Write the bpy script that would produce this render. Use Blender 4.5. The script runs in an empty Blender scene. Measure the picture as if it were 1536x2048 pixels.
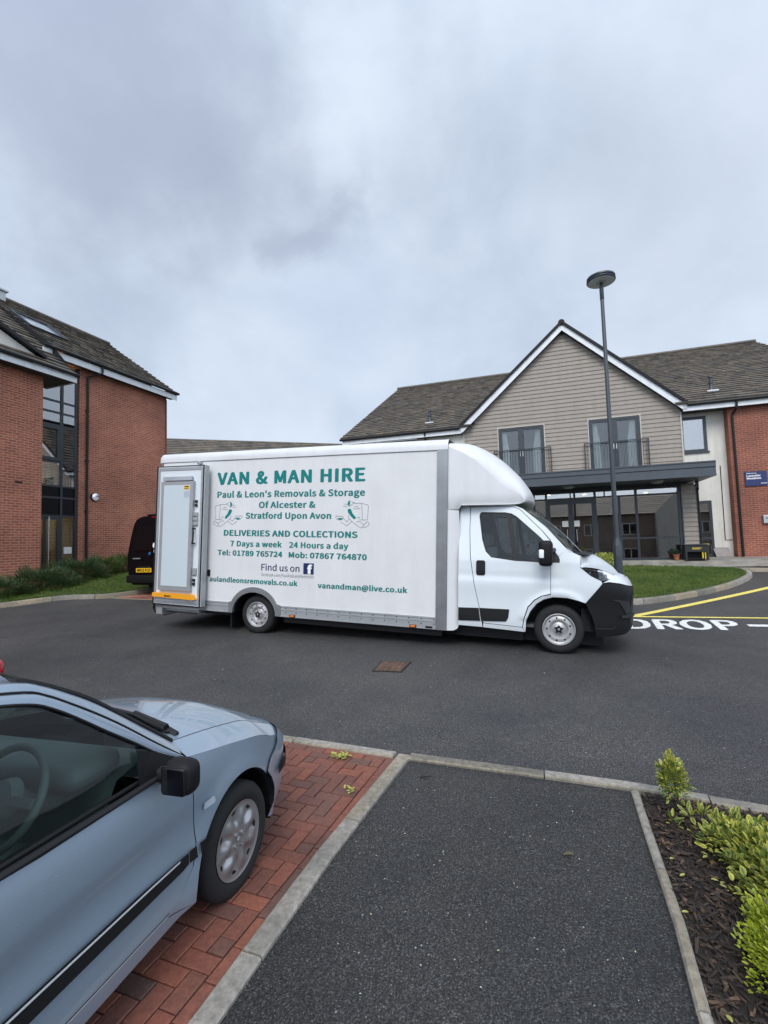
import bpy, bmesh, math, random
from mathutils import Vector, Matrix, noise
random.seed(7)
SC = bpy.context.scene
COL = SC.collection
EYE = 1.74                                   # camera height above the ground right under it
def rad(a): return math.radians(a)

# ------------------------------------------------------------------ camera
cam = bpy.data.cameras.new('camera'); camo = bpy.data.objects.new('camera', cam); COL.objects.link(camo)
pit, rol = math.atan(62/960.0), 0.03
Fv = Vector((0, math.cos(pit), math.sin(pit))); R0 = Vector((1, 0, 0)); U0 = Vector((0, -math.sin(pit), math.cos(pit)))
Rv = R0*math.cos(rol)-U0*math.sin(rol); Uv = U0*math.cos(rol)+R0*math.sin(rol)
M = Matrix.Identity(4)
for i in range(3):
    M[i][0] = Rv[i]; M[i][1] = Uv[i]; M[i][2] = -Fv[i]
M[2][3] = EYE
camo.matrix_world = M
cam.sensor_fit = 'HORIZONTAL'; cam.sensor_width = 36; cam.lens = 36*960/1536.0
cam.clip_start = 0.05; cam.clip_end = 3000
SC.camera = camo
SC.render.resolution_x, SC.render.resolution_y = 768, 1024

# ------------------------------------------------------------------ world: overcast sky, soft sun
SUN_EL, SUN_AZ = 46.0, 190.0                 # sun behind the camera, veiled by cloud (azimuth from +Y, clockwise)
w = bpy.data.worlds.new('World'); SC.world = w; w.use_nodes = True
nt = w.node_tree; nt.nodes.clear()
def N(nt, t, **kw):
    n = nt.nodes.new(t)
    for k, v in kw.items():
        if k in n.inputs: n.inputs[k].default_value = v
        else: setattr(n, k, v)
    return n
def ramp(nt, stops, interp='LINEAR'):
    n = nt.nodes.new('ShaderNodeValToRGB'); cr = n.color_ramp; cr.interpolation = interp
    while len(cr.elements) > 1: cr.elements.remove(cr.elements[0])
    cr.elements[0].position = stops[0][0]; cr.elements[0].color = (*stops[0][1], 1)
    for p_, c_ in stops[1:]:
        e = cr.elements.new(p_); e.color = (*c_, 1)
    return n
L = nt.links.new
sky = N(nt, 'ShaderNodeTexSky', sky_type='NISHITA', sun_disc=False)
sky.sun_elevation = rad(SUN_EL); sky.sun_rotation = rad(SUN_AZ)
tc = N(nt, 'ShaderNodeTexCoord'); sep = N(nt, 'ShaderNodeSeparateXYZ'); L(tc.outputs['Generated'], sep.inputs[0])
zc = N(nt, 'ShaderNodeMath', operation='MAXIMUM'); L(sep.outputs[2], zc.inputs[0]); zc.inputs[1].default_value = 0.0
za = N(nt, 'ShaderNodeMath', operation='ADD'); L(zc.outputs[0], za.inputs[0]); za.inputs[1].default_value = 0.32
dv = N(nt, 'ShaderNodeVectorMath', operation='DIVIDE'); L(tc.outputs['Generated'], dv.inputs[0])
cb = N(nt, 'ShaderNodeCombineXYZ')
for i in range(3): L(za.outputs[0], cb.inputs[i])
L(cb.outputs[0], dv.inputs[1])
mp = N(nt, 'ShaderNodeMapping'); mp.inputs['Location'].default_value = (3.1, 1.9, 0.0); mp.inputs['Scale'].default_value = (1.0, 0.85, 0.6)
L(dv.outputs[0], mp.inputs[0])
n1 = N(nt, 'ShaderNodeTexNoise', Scale=1.5, Detail=7.0, Roughness=0.5, Distortion=0.3); L(mp.outputs[0], n1.inputs['Vector'])
n2 = N(nt, 'ShaderNodeTexNoise', Scale=4.0, Detail=8.0, Roughness=0.55, Distortion=0.25); L(tc.outputs['Generated'], n2.inputs['Vector'])
mx = N(nt, 'ShaderNodeMath', operation='MULTIPLY_ADD'); L(n2.outputs[0], mx.inputs[0]); mx.inputs[1].default_value = 0.5
mm = N(nt, 'ShaderNodeMath', operation='MULTIPLY'); L(n1.outputs[0], mm.inputs[0]); mm.inputs[1].default_value = 0.5
L(mm.outputs[0], mx.inputs[2])
CL = ramp(nt, [(0.36, (4.5, 5.25, 6.4)), (0.50, (5.5, 6.3, 7.5)), (0.64, (6.5, 7.25, 8.25))])
L(mx.outputs[0], CL.inputs[0])
def wdir(px, py):
    d = Fv*960+Rv*(px-768)+Uv*(1024-py); d.normalize(); return d
n3 = N(nt, 'ShaderNodeTexNoise', Scale=3.2, Detail=6.0, Roughness=0.55); L(tc.outputs['Generated'], n3.inputs['Vector'])
nd = N(nt, 'ShaderNodeVectorMath', operation='MULTIPLY_ADD'); L(n3.outputs['Color'], nd.inputs[0]); nd.inputs[1].default_value = (0.62, 0.62, 0.62); L(tc.outputs['Generated'], nd.inputs[2])
last = CL.outputs[0]
for px, py, r0, r1, col_, am in ((330, 240, 0.04, 0.30, (3.4, 3.95, 5.05), 0.70), (90, 90, 0.05, 0.30, (3.3, 3.8, 4.9), 0.55), (640, 480, 0.02, 0.13, (3.1, 3.6, 4.65), 0.7), (790, 250, 0.0, 0.22, (7.3, 8.2, 9.2), 0.55), (1420, 260, 0.0, 0.30, (5.2, 5.8, 6.6), 0.5), (700, 640, 0.0, 0.26, (5.5, 6.4, 7.9), 0.4)):
    d = wdir(px, py); di = N(nt, 'ShaderNodeVectorMath', operation='DISTANCE'); L(nd.outputs[0], di.inputs[0]); di.inputs[1].default_value = tuple(c+0.31 for c in d)
    mr_ = N(nt, 'ShaderNodeMapRange', interpolation_type='SMOOTHSTEP'); L(di.outputs['Value'], mr_.inputs['Value']); mr_.inputs['From Min'].default_value = r0; mr_.inputs['From Max'].default_value = r1; mr_.inputs['To Min'].default_value = am; mr_.inputs['To Max'].default_value = 0.0
    mq = N(nt, 'ShaderNodeMixRGB'); L(mr_.outputs[0], mq.inputs[0]); L(last, mq.inputs[1]); mq.inputs[2].default_value = (*col_, 1); last = mq.outputs[0]
ms = N(nt, 'ShaderNodeMixRGB'); ms.inputs[0].default_value = 0.92; L(sky.outputs[0], ms.inputs[1]); L(last, ms.inputs[2])
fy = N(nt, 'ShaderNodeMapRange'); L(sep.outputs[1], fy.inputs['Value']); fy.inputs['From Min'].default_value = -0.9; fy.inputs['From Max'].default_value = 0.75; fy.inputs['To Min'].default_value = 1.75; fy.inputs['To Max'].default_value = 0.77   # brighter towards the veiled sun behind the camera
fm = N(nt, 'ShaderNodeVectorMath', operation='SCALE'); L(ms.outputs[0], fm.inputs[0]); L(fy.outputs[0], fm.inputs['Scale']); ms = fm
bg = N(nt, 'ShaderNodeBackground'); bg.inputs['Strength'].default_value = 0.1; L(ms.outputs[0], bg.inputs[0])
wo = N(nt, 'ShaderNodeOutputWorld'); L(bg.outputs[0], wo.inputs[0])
sl = bpy.data.lights.new('sun', 'SUN'); so = bpy.data.objects.new('sun', sl); COL.objects.link(so)
sl.energy = 1.5; sl.angle = rad(30); sl.color = (1.0, 0.97, 0.93)
sd = Vector((math.sin(rad(SUN_AZ))*math.cos(rad(SUN_EL)), math.cos(rad(SUN_AZ))*math.cos(rad(SUN_EL)), math.sin(rad(SUN_EL))))
so.rotation_euler = sd.to_track_quat('Z', 'Y').to_euler()
SC.view_settings.view_transform = 'Standard'; SC.view_settings.look = 'None'
SC.view_settings.exposure = 0.66; SC.view_settings.gamma = 1.0; SC.view_settings.use_curve_mapping = False

# ------------------------------------------------------------------ materials
def mat(name, col, rough=0.6, metal=0.0, var=0.0, vscale=8.0, bump=0.0, bscale=60.0, spec=0.5, coat=0.0, col2=None, detail=5.0):
    m = bpy.data.materials.new(name); m.use_nodes = True
    t = m.node_tree; b = t.nodes['Principled BSDF']
    b.inputs['Base Color'].default_value = (*col, 1); b.inputs['Roughness'].default_value = rough
    b.inputs['Metallic'].default_value = metal; b.inputs['Specular IOR Level'].default_value = spec
    b.inputs['Coat Weight'].default_value = coat; b.inputs['Coat Roughness'].default_value = 0.04
    if var or bump or col2:
        c = N(t, 'ShaderNodeTexCoord')
    if var or col2:
        n = N(t, 'ShaderNodeTexNoise', Scale=vscale, Detail=detail, Roughness=0.6); t.links.new(c.outputs['Object'], n.inputs['Vector'])
        c2 = col2 if col2 else tuple(min(1, x*(1+var)) for x in col)
        c1 = col if col2 else tuple(x*(1-var) for x in col)
        r = ramp(t, [(0.35, c1), (0.65, c2)]); t.links.new(n.outputs[0], r.inputs[0]); t.links.new(r.outputs[0], b.inputs['Base Color'])
    if bump:
        n = N(t, 'ShaderNodeTexNoise', Scale=bscale, Detail=4.0); t.links.new(c.outputs['Object'], n.inputs['Vector'])
        bp = N(t, 'ShaderNodeBump', Strength=bump, Distance=0.01); t.links.new(n.outputs[0], bp.inputs['Height']); t.links.new(bp.outputs[0], b.inputs['Normal'])
    return m
def brickmat(name, c1, c2, mortar, bw=0.225, bh=0.075, ms=0.010):
    m = bpy.data.materials.new(name); m.use_nodes = True; t = m.node_tree; b = t.nodes['Principled BSDF']; K = t.links.new
    c = N(t, 'ShaderNodeTexCoord'); s = N(t, 'ShaderNodeSeparateXYZ'); K(c.outputs['Object'], s.inputs[0])
    a = N(t, 'ShaderNodeMath', operation='ADD'); K(s.outputs[0], a.inputs[0]); K(s.outputs[1], a.inputs[1])
    v = N(t, 'ShaderNodeCombineXYZ'); K(a.outputs[0], v.inputs[0]); K(s.outputs[2], v.inputs[1])
    br = N(t, 'ShaderNodeTexBrick', Scale=1.0); K(v.outputs[0], br.inputs['Vector'])
    br.inputs['Mortar Size'].default_value = ms; br.inputs['Brick Width'].default_value = bw; br.inputs['Row Height'].default_value = bh
    br.inputs['Mortar Smooth'].default_value = 0.15
    br.inputs['Color1'].default_value = (*c1, 1); br.inputs['Color2'].default_value = (*c2, 1); br.inputs['Mortar'].default_value = (*mortar, 1)
    n = N(t, 'ShaderNodeTexNoise', Scale=0.7, Detail=6.0, Roughness=0.65); K(c.outputs['Object'], n.inputs['Vector'])
    r = ramp(t, [(0.3, (0.68, 0.66, 0.66)), (0.7, (1.18, 1.16, 1.13))]); K(n.outputs[0], r.inputs[0])
    mu = N(t, 'ShaderNodeMixRGB', blend_type='MULTIPLY'); mu.inputs[0].default_value = 1.0; K(br.outputs['Color'], mu.inputs[1]); K(r.outputs[0], mu.inputs[2])
    n3 = N(t, 'ShaderNodeTexNoise', Scale=24.0, Detail=3.0); K(c.outputs['Object'], n3.inputs['Vector'])
    r3 = ramp(t, [(0.3, (0.82, 0.82, 0.82)), (0.7, (1.15, 1.15, 1.15))]); K(n3.outputs[0], r3.inputs[0])
    mu2 = N(t, 'ShaderNodeMixRGB', blend_type='MULTIPLY'); mu2.inputs[0].default_value = 0.8; K(mu.outputs[0], mu2.inputs[1]); K(r3.outputs[0], mu2.inputs[2])
    K(mu2.outputs[0], b.inputs['Base Color']); b.inputs['Roughness'].default_value = 0.85
    bp = N(t, 'ShaderNodeBump', Strength=0.4, Distance=0.006); bp.invert = True
    K(br.outputs['Fac'], bp.inputs['Height']); K(bp.outputs[0], b.inputs['Normal'])
    return m
def asphalt(name, base, speck, specks=0.06, rough=0.62, warm=None):
    m = bpy.data.materials.new(name); m.use_nodes = True; t = m.node_tree; b = t.nodes['Principled BSDF']; K = t.links.new
    c = N(t, 'ShaderNodeTexCoord')
    n = N(t, 'ShaderNodeTexNoise', Scale=110.0, Detail=3.0, Roughness=0.7); K(c.outputs['Object'], n.inputs['Vector'])
    r = ramp(t, [(0.33, tuple(x*0.35 for x in base)), (0.5, base), (0.68, tuple(x*2.5 for x in base))]); K(n.outputs[0], r.inputs[0])
    n2 = N(t, 'ShaderNodeTexNoise', Scale=0.8, Detail=6.0, Roughness=0.6); K(c.outputs['Object'], n2.inputs['Vector'])
    r2 = ramp(t, [(0.32, (0.74, 0.75, 0.77)), (0.68, warm or (1.20, 1.18, 1.15))]); K(n2.outputs[0], r2.inputs[0])
    mu = N(t, 'ShaderNodeMixRGB', blend_type='MULTIPLY'); mu.inputs[0].default_value = 1.0; K(r.outputs[0], mu.inputs[1]); K(r2.outputs[0], mu.inputs[2])
    vg = N(t, 'ShaderNodeTexVoronoi', Scale=185.0); K(c.outputs['Object'], vg.inputs['Vector']); sg_ = N(t, 'ShaderNodeSeparateColor'); K(vg.outputs['Color'], sg_.inputs[0])
    rg = ramp(t, [(0.0, (0.42,)*3), (0.55, (0.85,)*3), (0.85, (1.35,)*3), (1.0, (2.6,)*3)]); K(sg_.outputs[1], rg.inputs[0])
    mg = N(t, 'ShaderNodeMixRGB', blend_type='MULTIPLY'); mg.inputs[0].default_value = 1.0; K(mu.outputs[0], mg.inputs[1]); K(rg.outputs[0], mg.inputs[2]); mu = mg
    # a few broad worn and oil-darkened areas
    n5 = N(t, 'ShaderNodeTexNoise', Scale=0.22, Detail=5.0, Roughness=0.6, Distortion=0.6); K(c.outputs['Object'], n5.inputs['Vector']); r5 = ramp(t, [(0.36, (0.74, 0.74, 0.75)), (0.5, (1.0, 1.0, 1.0)), (0.66, (1.22, 1.17, 1.10))]); K(n5.outputs[0], r5.inputs[0])
    m5 = N(t, 'ShaderNodeMixRGB', blend_type='MULTIPLY'); m5.inputs[0].default_value = 1.0; K(mu.outputs[0], m5.inputs[1]); K(r5.outputs[0], m5.inputs[2]); mu = m5
    v = N(t, 'ShaderNodeTexVoronoi', Scale=38.0); K(c.outputs['Object'], v.inputs['Vector'])
    sp = N(t, 'ShaderNodeSeparateColor'); K(v.outputs['Color'], sp.inputs[0])
    g = N(t, 'ShaderNodeMath', operation='LESS_THAN'); K(sp.outputs[0], g.inputs[0]); g.inputs[1].default_value = specks
    d = N(t, 'ShaderNodeMath', operation='LESS_THAN'); K(v.outputs['Distance'], d.inputs[0]); d.inputs[1].default_value = 0.16
    gd = N(t, 'ShaderNodeMath', operation='MULTIPLY'); K(g.outputs[0], gd.inputs[0]); K(d.outputs[0], gd.inputs[1])
    mi = N(t, 'ShaderNodeMixRGB'); K(gd.outputs[0], mi.inputs[0]); K(mu.outputs[0], mi.inputs[1]); mi.inputs[2].default_value = (*speck, 1)
    K(mi.outputs[0], b.inputs['Base Color']); b.inputs['Roughness'].default_value = rough; b.inputs['Specular IOR Level'].default_value = 0.35
    n4 = N(t, 'ShaderNodeTexNoise', Scale=120.0, Detail=3.0); K(c.outputs['Object'], n4.inputs['Vector'])
    bp = N(t, 'ShaderNodeBump', Strength=0.9, Distance=0.006); K(n4.outputs[0], bp.inputs['Height']); K(bp.outputs[0], b.inputs['Normal'])
    return m
def glass(name, tint=(0.75, 0.82, 0.82), ior=1.5, boost=1.0, rough=0.0):
    m = bpy.data.materials.new(name); m.use_nodes = True; t = m.node_tree; t.nodes.clear(); K = t.links.new
    fr = N(t, 'ShaderNodeFresnel', IOR=ior)
    mlt = N(t, 'ShaderNodeMath', operation='MULTIPLY'); mlt.use_clamp = True; K(fr.outputs[0], mlt.inputs[0]); mlt.inputs[1].default_value = boost
    tr = N(t, 'ShaderNodeBsdfTransparent'); tr.inputs[0].default_value = (*tint, 1)
    gl = N(t, 'ShaderNodeBsdfGlossy', Roughness=rough)
    mi = N(t, 'ShaderNodeMixShader'); K(mlt.outputs[0], mi.inputs[0]); K(tr.outputs[0], mi.inputs[1]); K(gl.outputs[0], mi.inputs[2])
    o = N(t, 'ShaderNodeOutputMaterial'); K(mi.outputs[0], o.inputs[0])
    return m
def vcolmat(name, rough=0.6, trans=0.25, spec=0.4):
    m = bpy.data.materials.new(name); m.use_nodes = True; t = m.node_tree; b = t.nodes['Principled BSDF']; K = t.links.new
    a = N(t, 'ShaderNodeVertexColor', layer_name='Col'); K(a.outputs[0], b.inputs['Base Color'])
    b.inputs['Roughness'].default_value = rough; b.inputs['Specular IOR Level'].default_value = spec
    if trans:
        o = t.nodes['Material Output']; tl = N(t, 'ShaderNodeBsdfTranslucent'); K(a.outputs[0], tl.inputs[0])
        mi = N(t, 'ShaderNodeMixShader'); mi.inputs[0].default_value = trans; K(b.outputs[0], mi.inputs[1]); K(tl.outputs[0], mi.inputs[2]); K(mi.outputs[0], o.inputs[0])
    return m
def islandmat(name, cols, rough=0.8, bump=0.3, mottle=0.35, mscale=30.0, hi=(1.12, 1.1, 1.1)):
    m = bpy.data.materials.new(name); m.use_nodes = True; t = m.node_tree; b = t.nodes['Principled BSDF']; K = t.links.new
    g = N(t, 'ShaderNodeNewGeometry'); k = len(cols)
    r = ramp(t, [(i/(k-1.0), c) for i, c in enumerate(cols)]); K(g.outputs['Random Per Island'], r.inputs[0])
    c = N(t, 'ShaderNodeTexCoord'); n = N(t, 'ShaderNodeTexNoise', Scale=mscale, Detail=5.0, Roughness=0.7); K(c.outputs['Object'], n.inputs['Vector'])
    r2 = ramp(t, [(0.3, (1-mottle,)*3), (0.7, (1+mottle,)*3)]); K(n.outputs[0], r2.inputs[0])
    mu = N(t, 'ShaderNodeMixRGB', blend_type='MULTIPLY'); mu.inputs[0].default_value = 1.0; K(r.outputs[0], mu.inputs[1]); K(r2.outputs[0], mu.inputs[2])
    n2 = N(t, 'ShaderNodeTexNoise', Scale=1.6, Detail=5.0); K(c.outputs['Object'], n2.inputs['Vector'])
    r4 = ramp(t, [(0.35, (0.72, 0.74, 0.76)), (0.65, hi)]); K(n2.outputs[0], r4.inputs[0])
    m3 = N(t, 'ShaderNodeMixRGB', blend_type='MULTIPLY'); m3.inputs[0].default_value = 1.0; K(mu.outputs[0], m3.inputs[1]); K(r4.outputs[0], m3.inputs[2])
    K(m3.outputs[0], b.inputs['Base Color']); b.inputs['Roughness'].default_value = rough
    n3 = N(t, 'ShaderNodeTexNoise', Scale=140.0, Detail=4.0); K(c.outputs['Object'], n3.inputs['Vector'])
    bp = N(t, 'ShaderNodeBump', Strength=bump, Distance=0.004); K(n3.outputs[0], bp.inputs['Height']); K(bp.outputs[0], b.inputs['Normal'])
    return m
MT = dict(
 asphalt=asphalt('asphalt', (0.043, 0.043, 0.0435), (0.30, 0.30, 0.28), 0.03, warm=(1.20, 1.16, 1.11)),
 tarmac=asphalt('fresh_tarmac', (0.0285, 0.0282, 0.0275), (0.26, 0.27, 0.27), 0.03, 0.55),
 brick=brickmat('red_brick', (0.350, 0.108, 0.058), (0.240, 0.070, 0.042), (0.40, 0.235, 0.170)),
 brick2=brickmat('orange_brick', (0.250, 0.074, 0.043), (0.172, 0.050, 0.032), (0.30, 0.16, 0.115)),
 tile=islandmat('roof_tile', [(0.080, 0.068, 0.054), (0.110, 0.092, 0.070), (0.062, 0.055, 0.047), (0.115, 0.098, 0.075)], 0.6, 0.4, 0.4, 6.0, (1.18, 1.10, 0.98)),
 kerb=islandmat('kerb_concrete', [(0.17, 0.150, 0.115), (0.27, 0.25, 0.22), (0.15, 0.137, 0.11), (0.25, 0.205, 0.14), (0.21, 0.195, 0.165)], 0.85, 0.4, 0.38, 26.0),
 paver=islandmat('block_paver', [(0.190, 0.062, 0.038), (0.120, 0.053, 0.040), (0.240, 0.076, 0.043), (0.092, 0.052, 0.041), (0.180, 0.060, 0.038), (0.140, 0.054, 0.038), (0.21, 0.068, 0.040)], 0.75, 0.5, 0.28, 45.0),
 joint=mat('paver_joint', (0.030, 0.022, 0.018), 0.95, var=0.4, vscale=40),
 paving=mat('concrete_paving', (0.22, 0.205, 0.175), 0.8, var=0.28, vscale=2.5, bump=0.3),
 soil=mat('soil', (0.018, 0.013, 0.010), 0.95, var=0.5, vscale=30, bump=0.8, bscale=50),
 bark=islandmat('bark_chip', [(0.024, 0.015, 0.011), (0.044, 0.024, 0.016), (0.013, 0.009, 0.008), (0.13, 0.078, 0.044), (0.027, 0.017, 0.013), (0.016, 0.012, 0.011), (0.031, 0.019, 0.014), (0.018, 0.012, 0.010), (0.052, 0.030, 0.019)], 0.75, 0.5, 0.4, 60.0),
 yellow=mat('yellow_road_paint', (0.68, 0.56, 0.12), 0.7, var=0.12, vscale=25, bump=0.3),
 white_line=mat('white_road_paint', (0.66, 0.66, 0.63), 0.7, var=0.12, vscale=25, bump=0.3),
 leaf=vcolmat('leaf', 0.45, 0.25, 0.5), grass=vcolmat('grass_blade', 0.6, 0.3, 0.3),
 turf=mat('turf', (0.035, 0.060, 0.016), 0.95, var=0.4, vscale=9),
 stem=mat('woody_stem', (0.10, 0.08, 0.05), 0.9, var=0.3),
 upvc=mat('white_upvc', (0.62, 0.64, 0.66), 0.4, var=0.05, vscale=3), black=mat('black_plastic', (0.007, 0.0075, 0.0085), 0.5, spec=0.35),
 rubber=mat('rubber', (0.009, 0.009, 0.0095), 0.85, bump=0.2, bscale=80), grey_frame=mat('anthracite_aluminium', (0.022, 0.027, 0.034), 0.4),
 canopy=mat('grey_cladding_metal', (0.048, 0.058, 0.070), 0.42, var=0.08, vscale=4), siding=mat('taupe_boarding', (0.255, 0.222, 0.190), 0.7, var=0.06, vscale=5),
 render=mat('cream_render', (0.58, 0.56, 0.51), 0.9, var=0.05, vscale=2), soffit=mat('soffit', (0.055, 0.052, 0.05), 0.8),
 glass=glass('window_glass', (0.72, 0.73, 0.72), 1.52, 7.0), glass_stair=glass('stair_glass', (0.75, 0.77, 0.75), 1.52, 8.0), glass_up=glass('upper_window_glass', (0.80, 0.83, 0.83), 1.5, 2.0), glass_dark=glass('tinted_glass', (0.10, 0.12, 0.13), 1.52, 2.2),
 car_glass=glass('car_glass', (0.74, 0.90, 0.86), 1.5, 0.75), cab_glass=glass('cab_glass', (0.66, 0.75, 0.74), 1.5, 1.1),
 lens=glass('clear_lens', (0.80, 0.82, 0.84), 1.5, 1.2),
 room=mat('room_wall', (0.42, 0.36, 0.28), 0.9), room_dark=mat('room_dark', (0.035, 0.035, 0.035), 0.9), curtain=mat('curtain', (0.80, 0.84, 0.83), 0.9),
 steel=mat('stainless_steel', (0.55, 0.55, 0.56), 0.25, 1.0), alu=mat('aluminium', (0.30, 0.305, 0.31), 0.38, 0.75, var=0.10, vscale=3), dull_alu=mat('dull_aluminium', (0.40, 0.41, 0.42), 0.45, 0.6, var=0.06, vscale=5),
 van_white=mat('white_van_paint', (0.60, 0.64, 0.675), 0.32, coat=0.4), panel_white=mat('white_box_panel', (0.59, 0.588, 0.592), 0.5, var=0.035, vscale=1.6, bump=0.04, bscale=25),
 cap_white=mat('white_gel_coat', (0.60, 0.605, 0.615), 0.35, var=0.03, vscale=2), teal=mat('teal_vinyl', (0.0, 0.165, 0.155), 0.5, spec=0.3), navy=mat('navy_vinyl', (0.005, 0.014, 0.085), 0.4),
 ink=mat('ink_line', (0.16, 0.17, 0.19), 0.6), white_vinyl=mat('white_vinyl', (0.75, 0.75, 0.75), 0.5), orange=mat('amber_lens', (0.65, 0.16, 0.01), 0.3), orange_bar=mat('orange_paint', (0.72, 0.30, 0.01), 0.4),
 pale_panel=mat('pale_grey_panel', (0.47, 0.53, 0.56), 0.35), black_van=mat('black_van_paint', (0.002, 0.002, 0.004), 0.3, spec=0.22), red_lens=mat('red_lens', (0.35, 0.005, 0.012), 0.15, coat=0.5),
 plate_yellow=mat('number_plate', (0.72, 0.42, 0.02), 0.4), silver=mat('silver_wheel', (0.34, 0.34, 0.345), 0.32, 0.7, var=0.05, vscale=10), steel_rim=mat('painted_steel_rim', (0.42, 0.42, 0.42), 0.38, 0.45, var=0.08, vscale=12),
 post=mat('grey_post_paint', (0.030, 0.038, 0.046), 0.42), terracotta=mat('terracotta', (0.30, 0.10, 0.045), 0.8, var=0.12), bench_grey=mat('dark_grey_plastic', (0.022, 0.024, 0.026), 0.5, spec=0.3),
 yellow_pl=mat('yellow_plastic', (0.70, 0.52, 0.03), 0.45), rust=mat('rusty_iron', (0.085, 0.045, 0.028), 0.75, var=0.5, vscale=14, bump=0.4), sign_navy=mat('navy_sign', (0.010, 0.020, 0.095), 0.35),
 chrome_paint=mat('bright_trim', (0.62, 0.63, 0.64), 0.3, 0.3), chrome=mat('chrome', (0.75, 0.75, 0.76), 0.08, 1.0), lit=None, dash=mat('car_interior_plastic', (0.085, 0.10, 0.10), 0.6), seat=mat('seat_fabric', (0.10, 0.11, 0.115), 0.9), paper=mat('paper', (0.62, 0.62, 0.60), 0.8),
 board=mat('grey_stone_board', (0.24, 0.215, 0.205), 0.8, var=0.1), trim_dark=mat('dark_grey_trim', (0.008, 0.0085, 0.0095), 0.55, spec=0.2), red_brown=mat('reddish_brown_door', (0.16, 0.05, 0.025), 0.6),
 grey_vinyl=mat('pale_blue_grey', (0.36, 0.40, 0.46), 0.5), flower=mat('dark_leaf_green', (0.02, 0.05, 0.03), 0.6))
def lampmat(name, col, strength):
    m = bpy.data.materials.new(name); m.use_nodes = True; b = m.node_tree.nodes['Principled BSDF']
    b.inputs['Base Color'].default_value = (*col, 1); b.inputs['Emission Color'].default_value = (*col, 1); b.inputs['Emission Strength'].default_value = strength
    return m
MT['lit'] = lampmat('indoor_lamp_glow', (1.0, 0.82, 0.52), 9.0)
def wear(m, under, amount=0.43, scale=38.0):
    """small worn-through patches where the asphalt shows"""
    t = m.node_tree; b = t.nodes['Principled BSDF']; c = N(t, 'ShaderNodeTexCoord'); n = N(t, 'ShaderNodeTexNoise', Scale=scale, Detail=8.0, Roughness=0.75); t.links.new(c.outputs['Object'], n.inputs['Vector'])
    r = ramp(t, [(amount-.03, (1, 1, 1)), (amount+.02, (0, 0, 0))]); t.links.new(n.outputs[0], r.inputs[0]); src = b.inputs['Base Color'].links[0].from_socket
    mi = N(t, 'ShaderNodeMixRGB'); t.links.new(r.outputs[0], mi.inputs[0]); t.links.new(src, mi.inputs[1]); mi.inputs[2].default_value = (*under, 1); t.links.new(mi.outputs[0], b.inputs['Base Color'])
wear(MT['white_line'], (.10, .10, .10), .42); wear(MT['yellow'], (.16, .14, .07), .42)
def streaks(m, lo=0.86):
    """faint vertical rain streaks and grime on a painted panel"""
    t = m.node_tree; b = t.nodes['Principled BSDF']; c = N(t, 'ShaderNodeTexCoord'); mp_ = N(t, 'ShaderNodeMapping'); mp_.inputs['Scale'].default_value = (5.0, 5.0, 0.4); t.links.new(c.outputs['Object'], mp_.inputs[0])
    n = N(t, 'ShaderNodeTexNoise', Scale=1.0, Detail=6.0, Roughness=0.65); t.links.new(mp_.outputs[0], n.inputs['Vector']); r = ramp(t, [(0.30, (lo, lo, lo*.97)), (0.55, (1, 1, 1))]); t.links.new(n.outputs[0], r.inputs[0])
    mu = N(t, 'ShaderNodeMixRGB', blend_type='MULTIPLY'); mu.inputs[0].default_value = 1.0; src = b.inputs['Base Color']
    if src.links: t.links.new(src.links[0].from_socket, mu.inputs[1])
    else: mu.inputs[1].default_value = src.default_value
    t.links.new(r.outputs[0], mu.inputs[2]); t.links.new(mu.outputs[0], src)
streaks(MT['panel_white'], .975); streaks(MT['cap_white'], .94); streaks(MT['van_white'], .97); streaks(MT['render'], .86); streaks(MT['siding'], .90); streaks(MT['upvc'], .88)
def carpaint(name, col):
    m = mat(name, col, 0.34, 0.40, coat=1.0, spec=0.5)
    t = m.node_tree; b = t.nodes['Principled BSDF']; K = t.links.new
    c = N(t, 'ShaderNodeTexCoord'); v = N(t, 'ShaderNodeTexVoronoi', Scale=85.0); K(c.outputs['Object'], v.inputs['Vector'])
    n = N(t, 'ShaderNodeTexNoise', Scale=2.2, Detail=3.0); K(c.outputs['Object'], n.inputs['Vector'])
    r = ramp(t, [(0.0, (0.0,)*3), (0.10, (0.0,)*3), (0.22, (1,)*3)]); K(v.outputs['Distance'], r.inputs[0])
    sp = N(t, 'ShaderNodeSeparateColor'); K(v.outputs['Color'], sp.inputs[0])
    g = N(t, 'ShaderNodeMath', operation='LESS_THAN'); K(sp.outputs[0], g.inputs[0]); g.inputs[1].default_value = 0.25
    inv = N(t, 'ShaderNodeMath', operation='SUBTRACT'); inv.inputs[0].default_value = 1.0; K(r.outputs[0], inv.inputs[1])
    mu = N(t, 'ShaderNodeMath', operation='MULTIPLY'); K(g.outputs[0], mu.inputs[0]); K(inv.outputs[0], mu.inputs[1])
    bp = N(t, 'ShaderNodeBump', Strength=0.35, Distance=0.003); K(mu.outputs[0], bp.inputs['Height']); K(bp.outputs[0], b.inputs['Normal']); K(bp.outputs[0], b.inputs['Coat Normal'])
    return m
MT['car_blue'] = carpaint('silver_blue_car_paint', (0.262, 0.333, 0.412))

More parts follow.
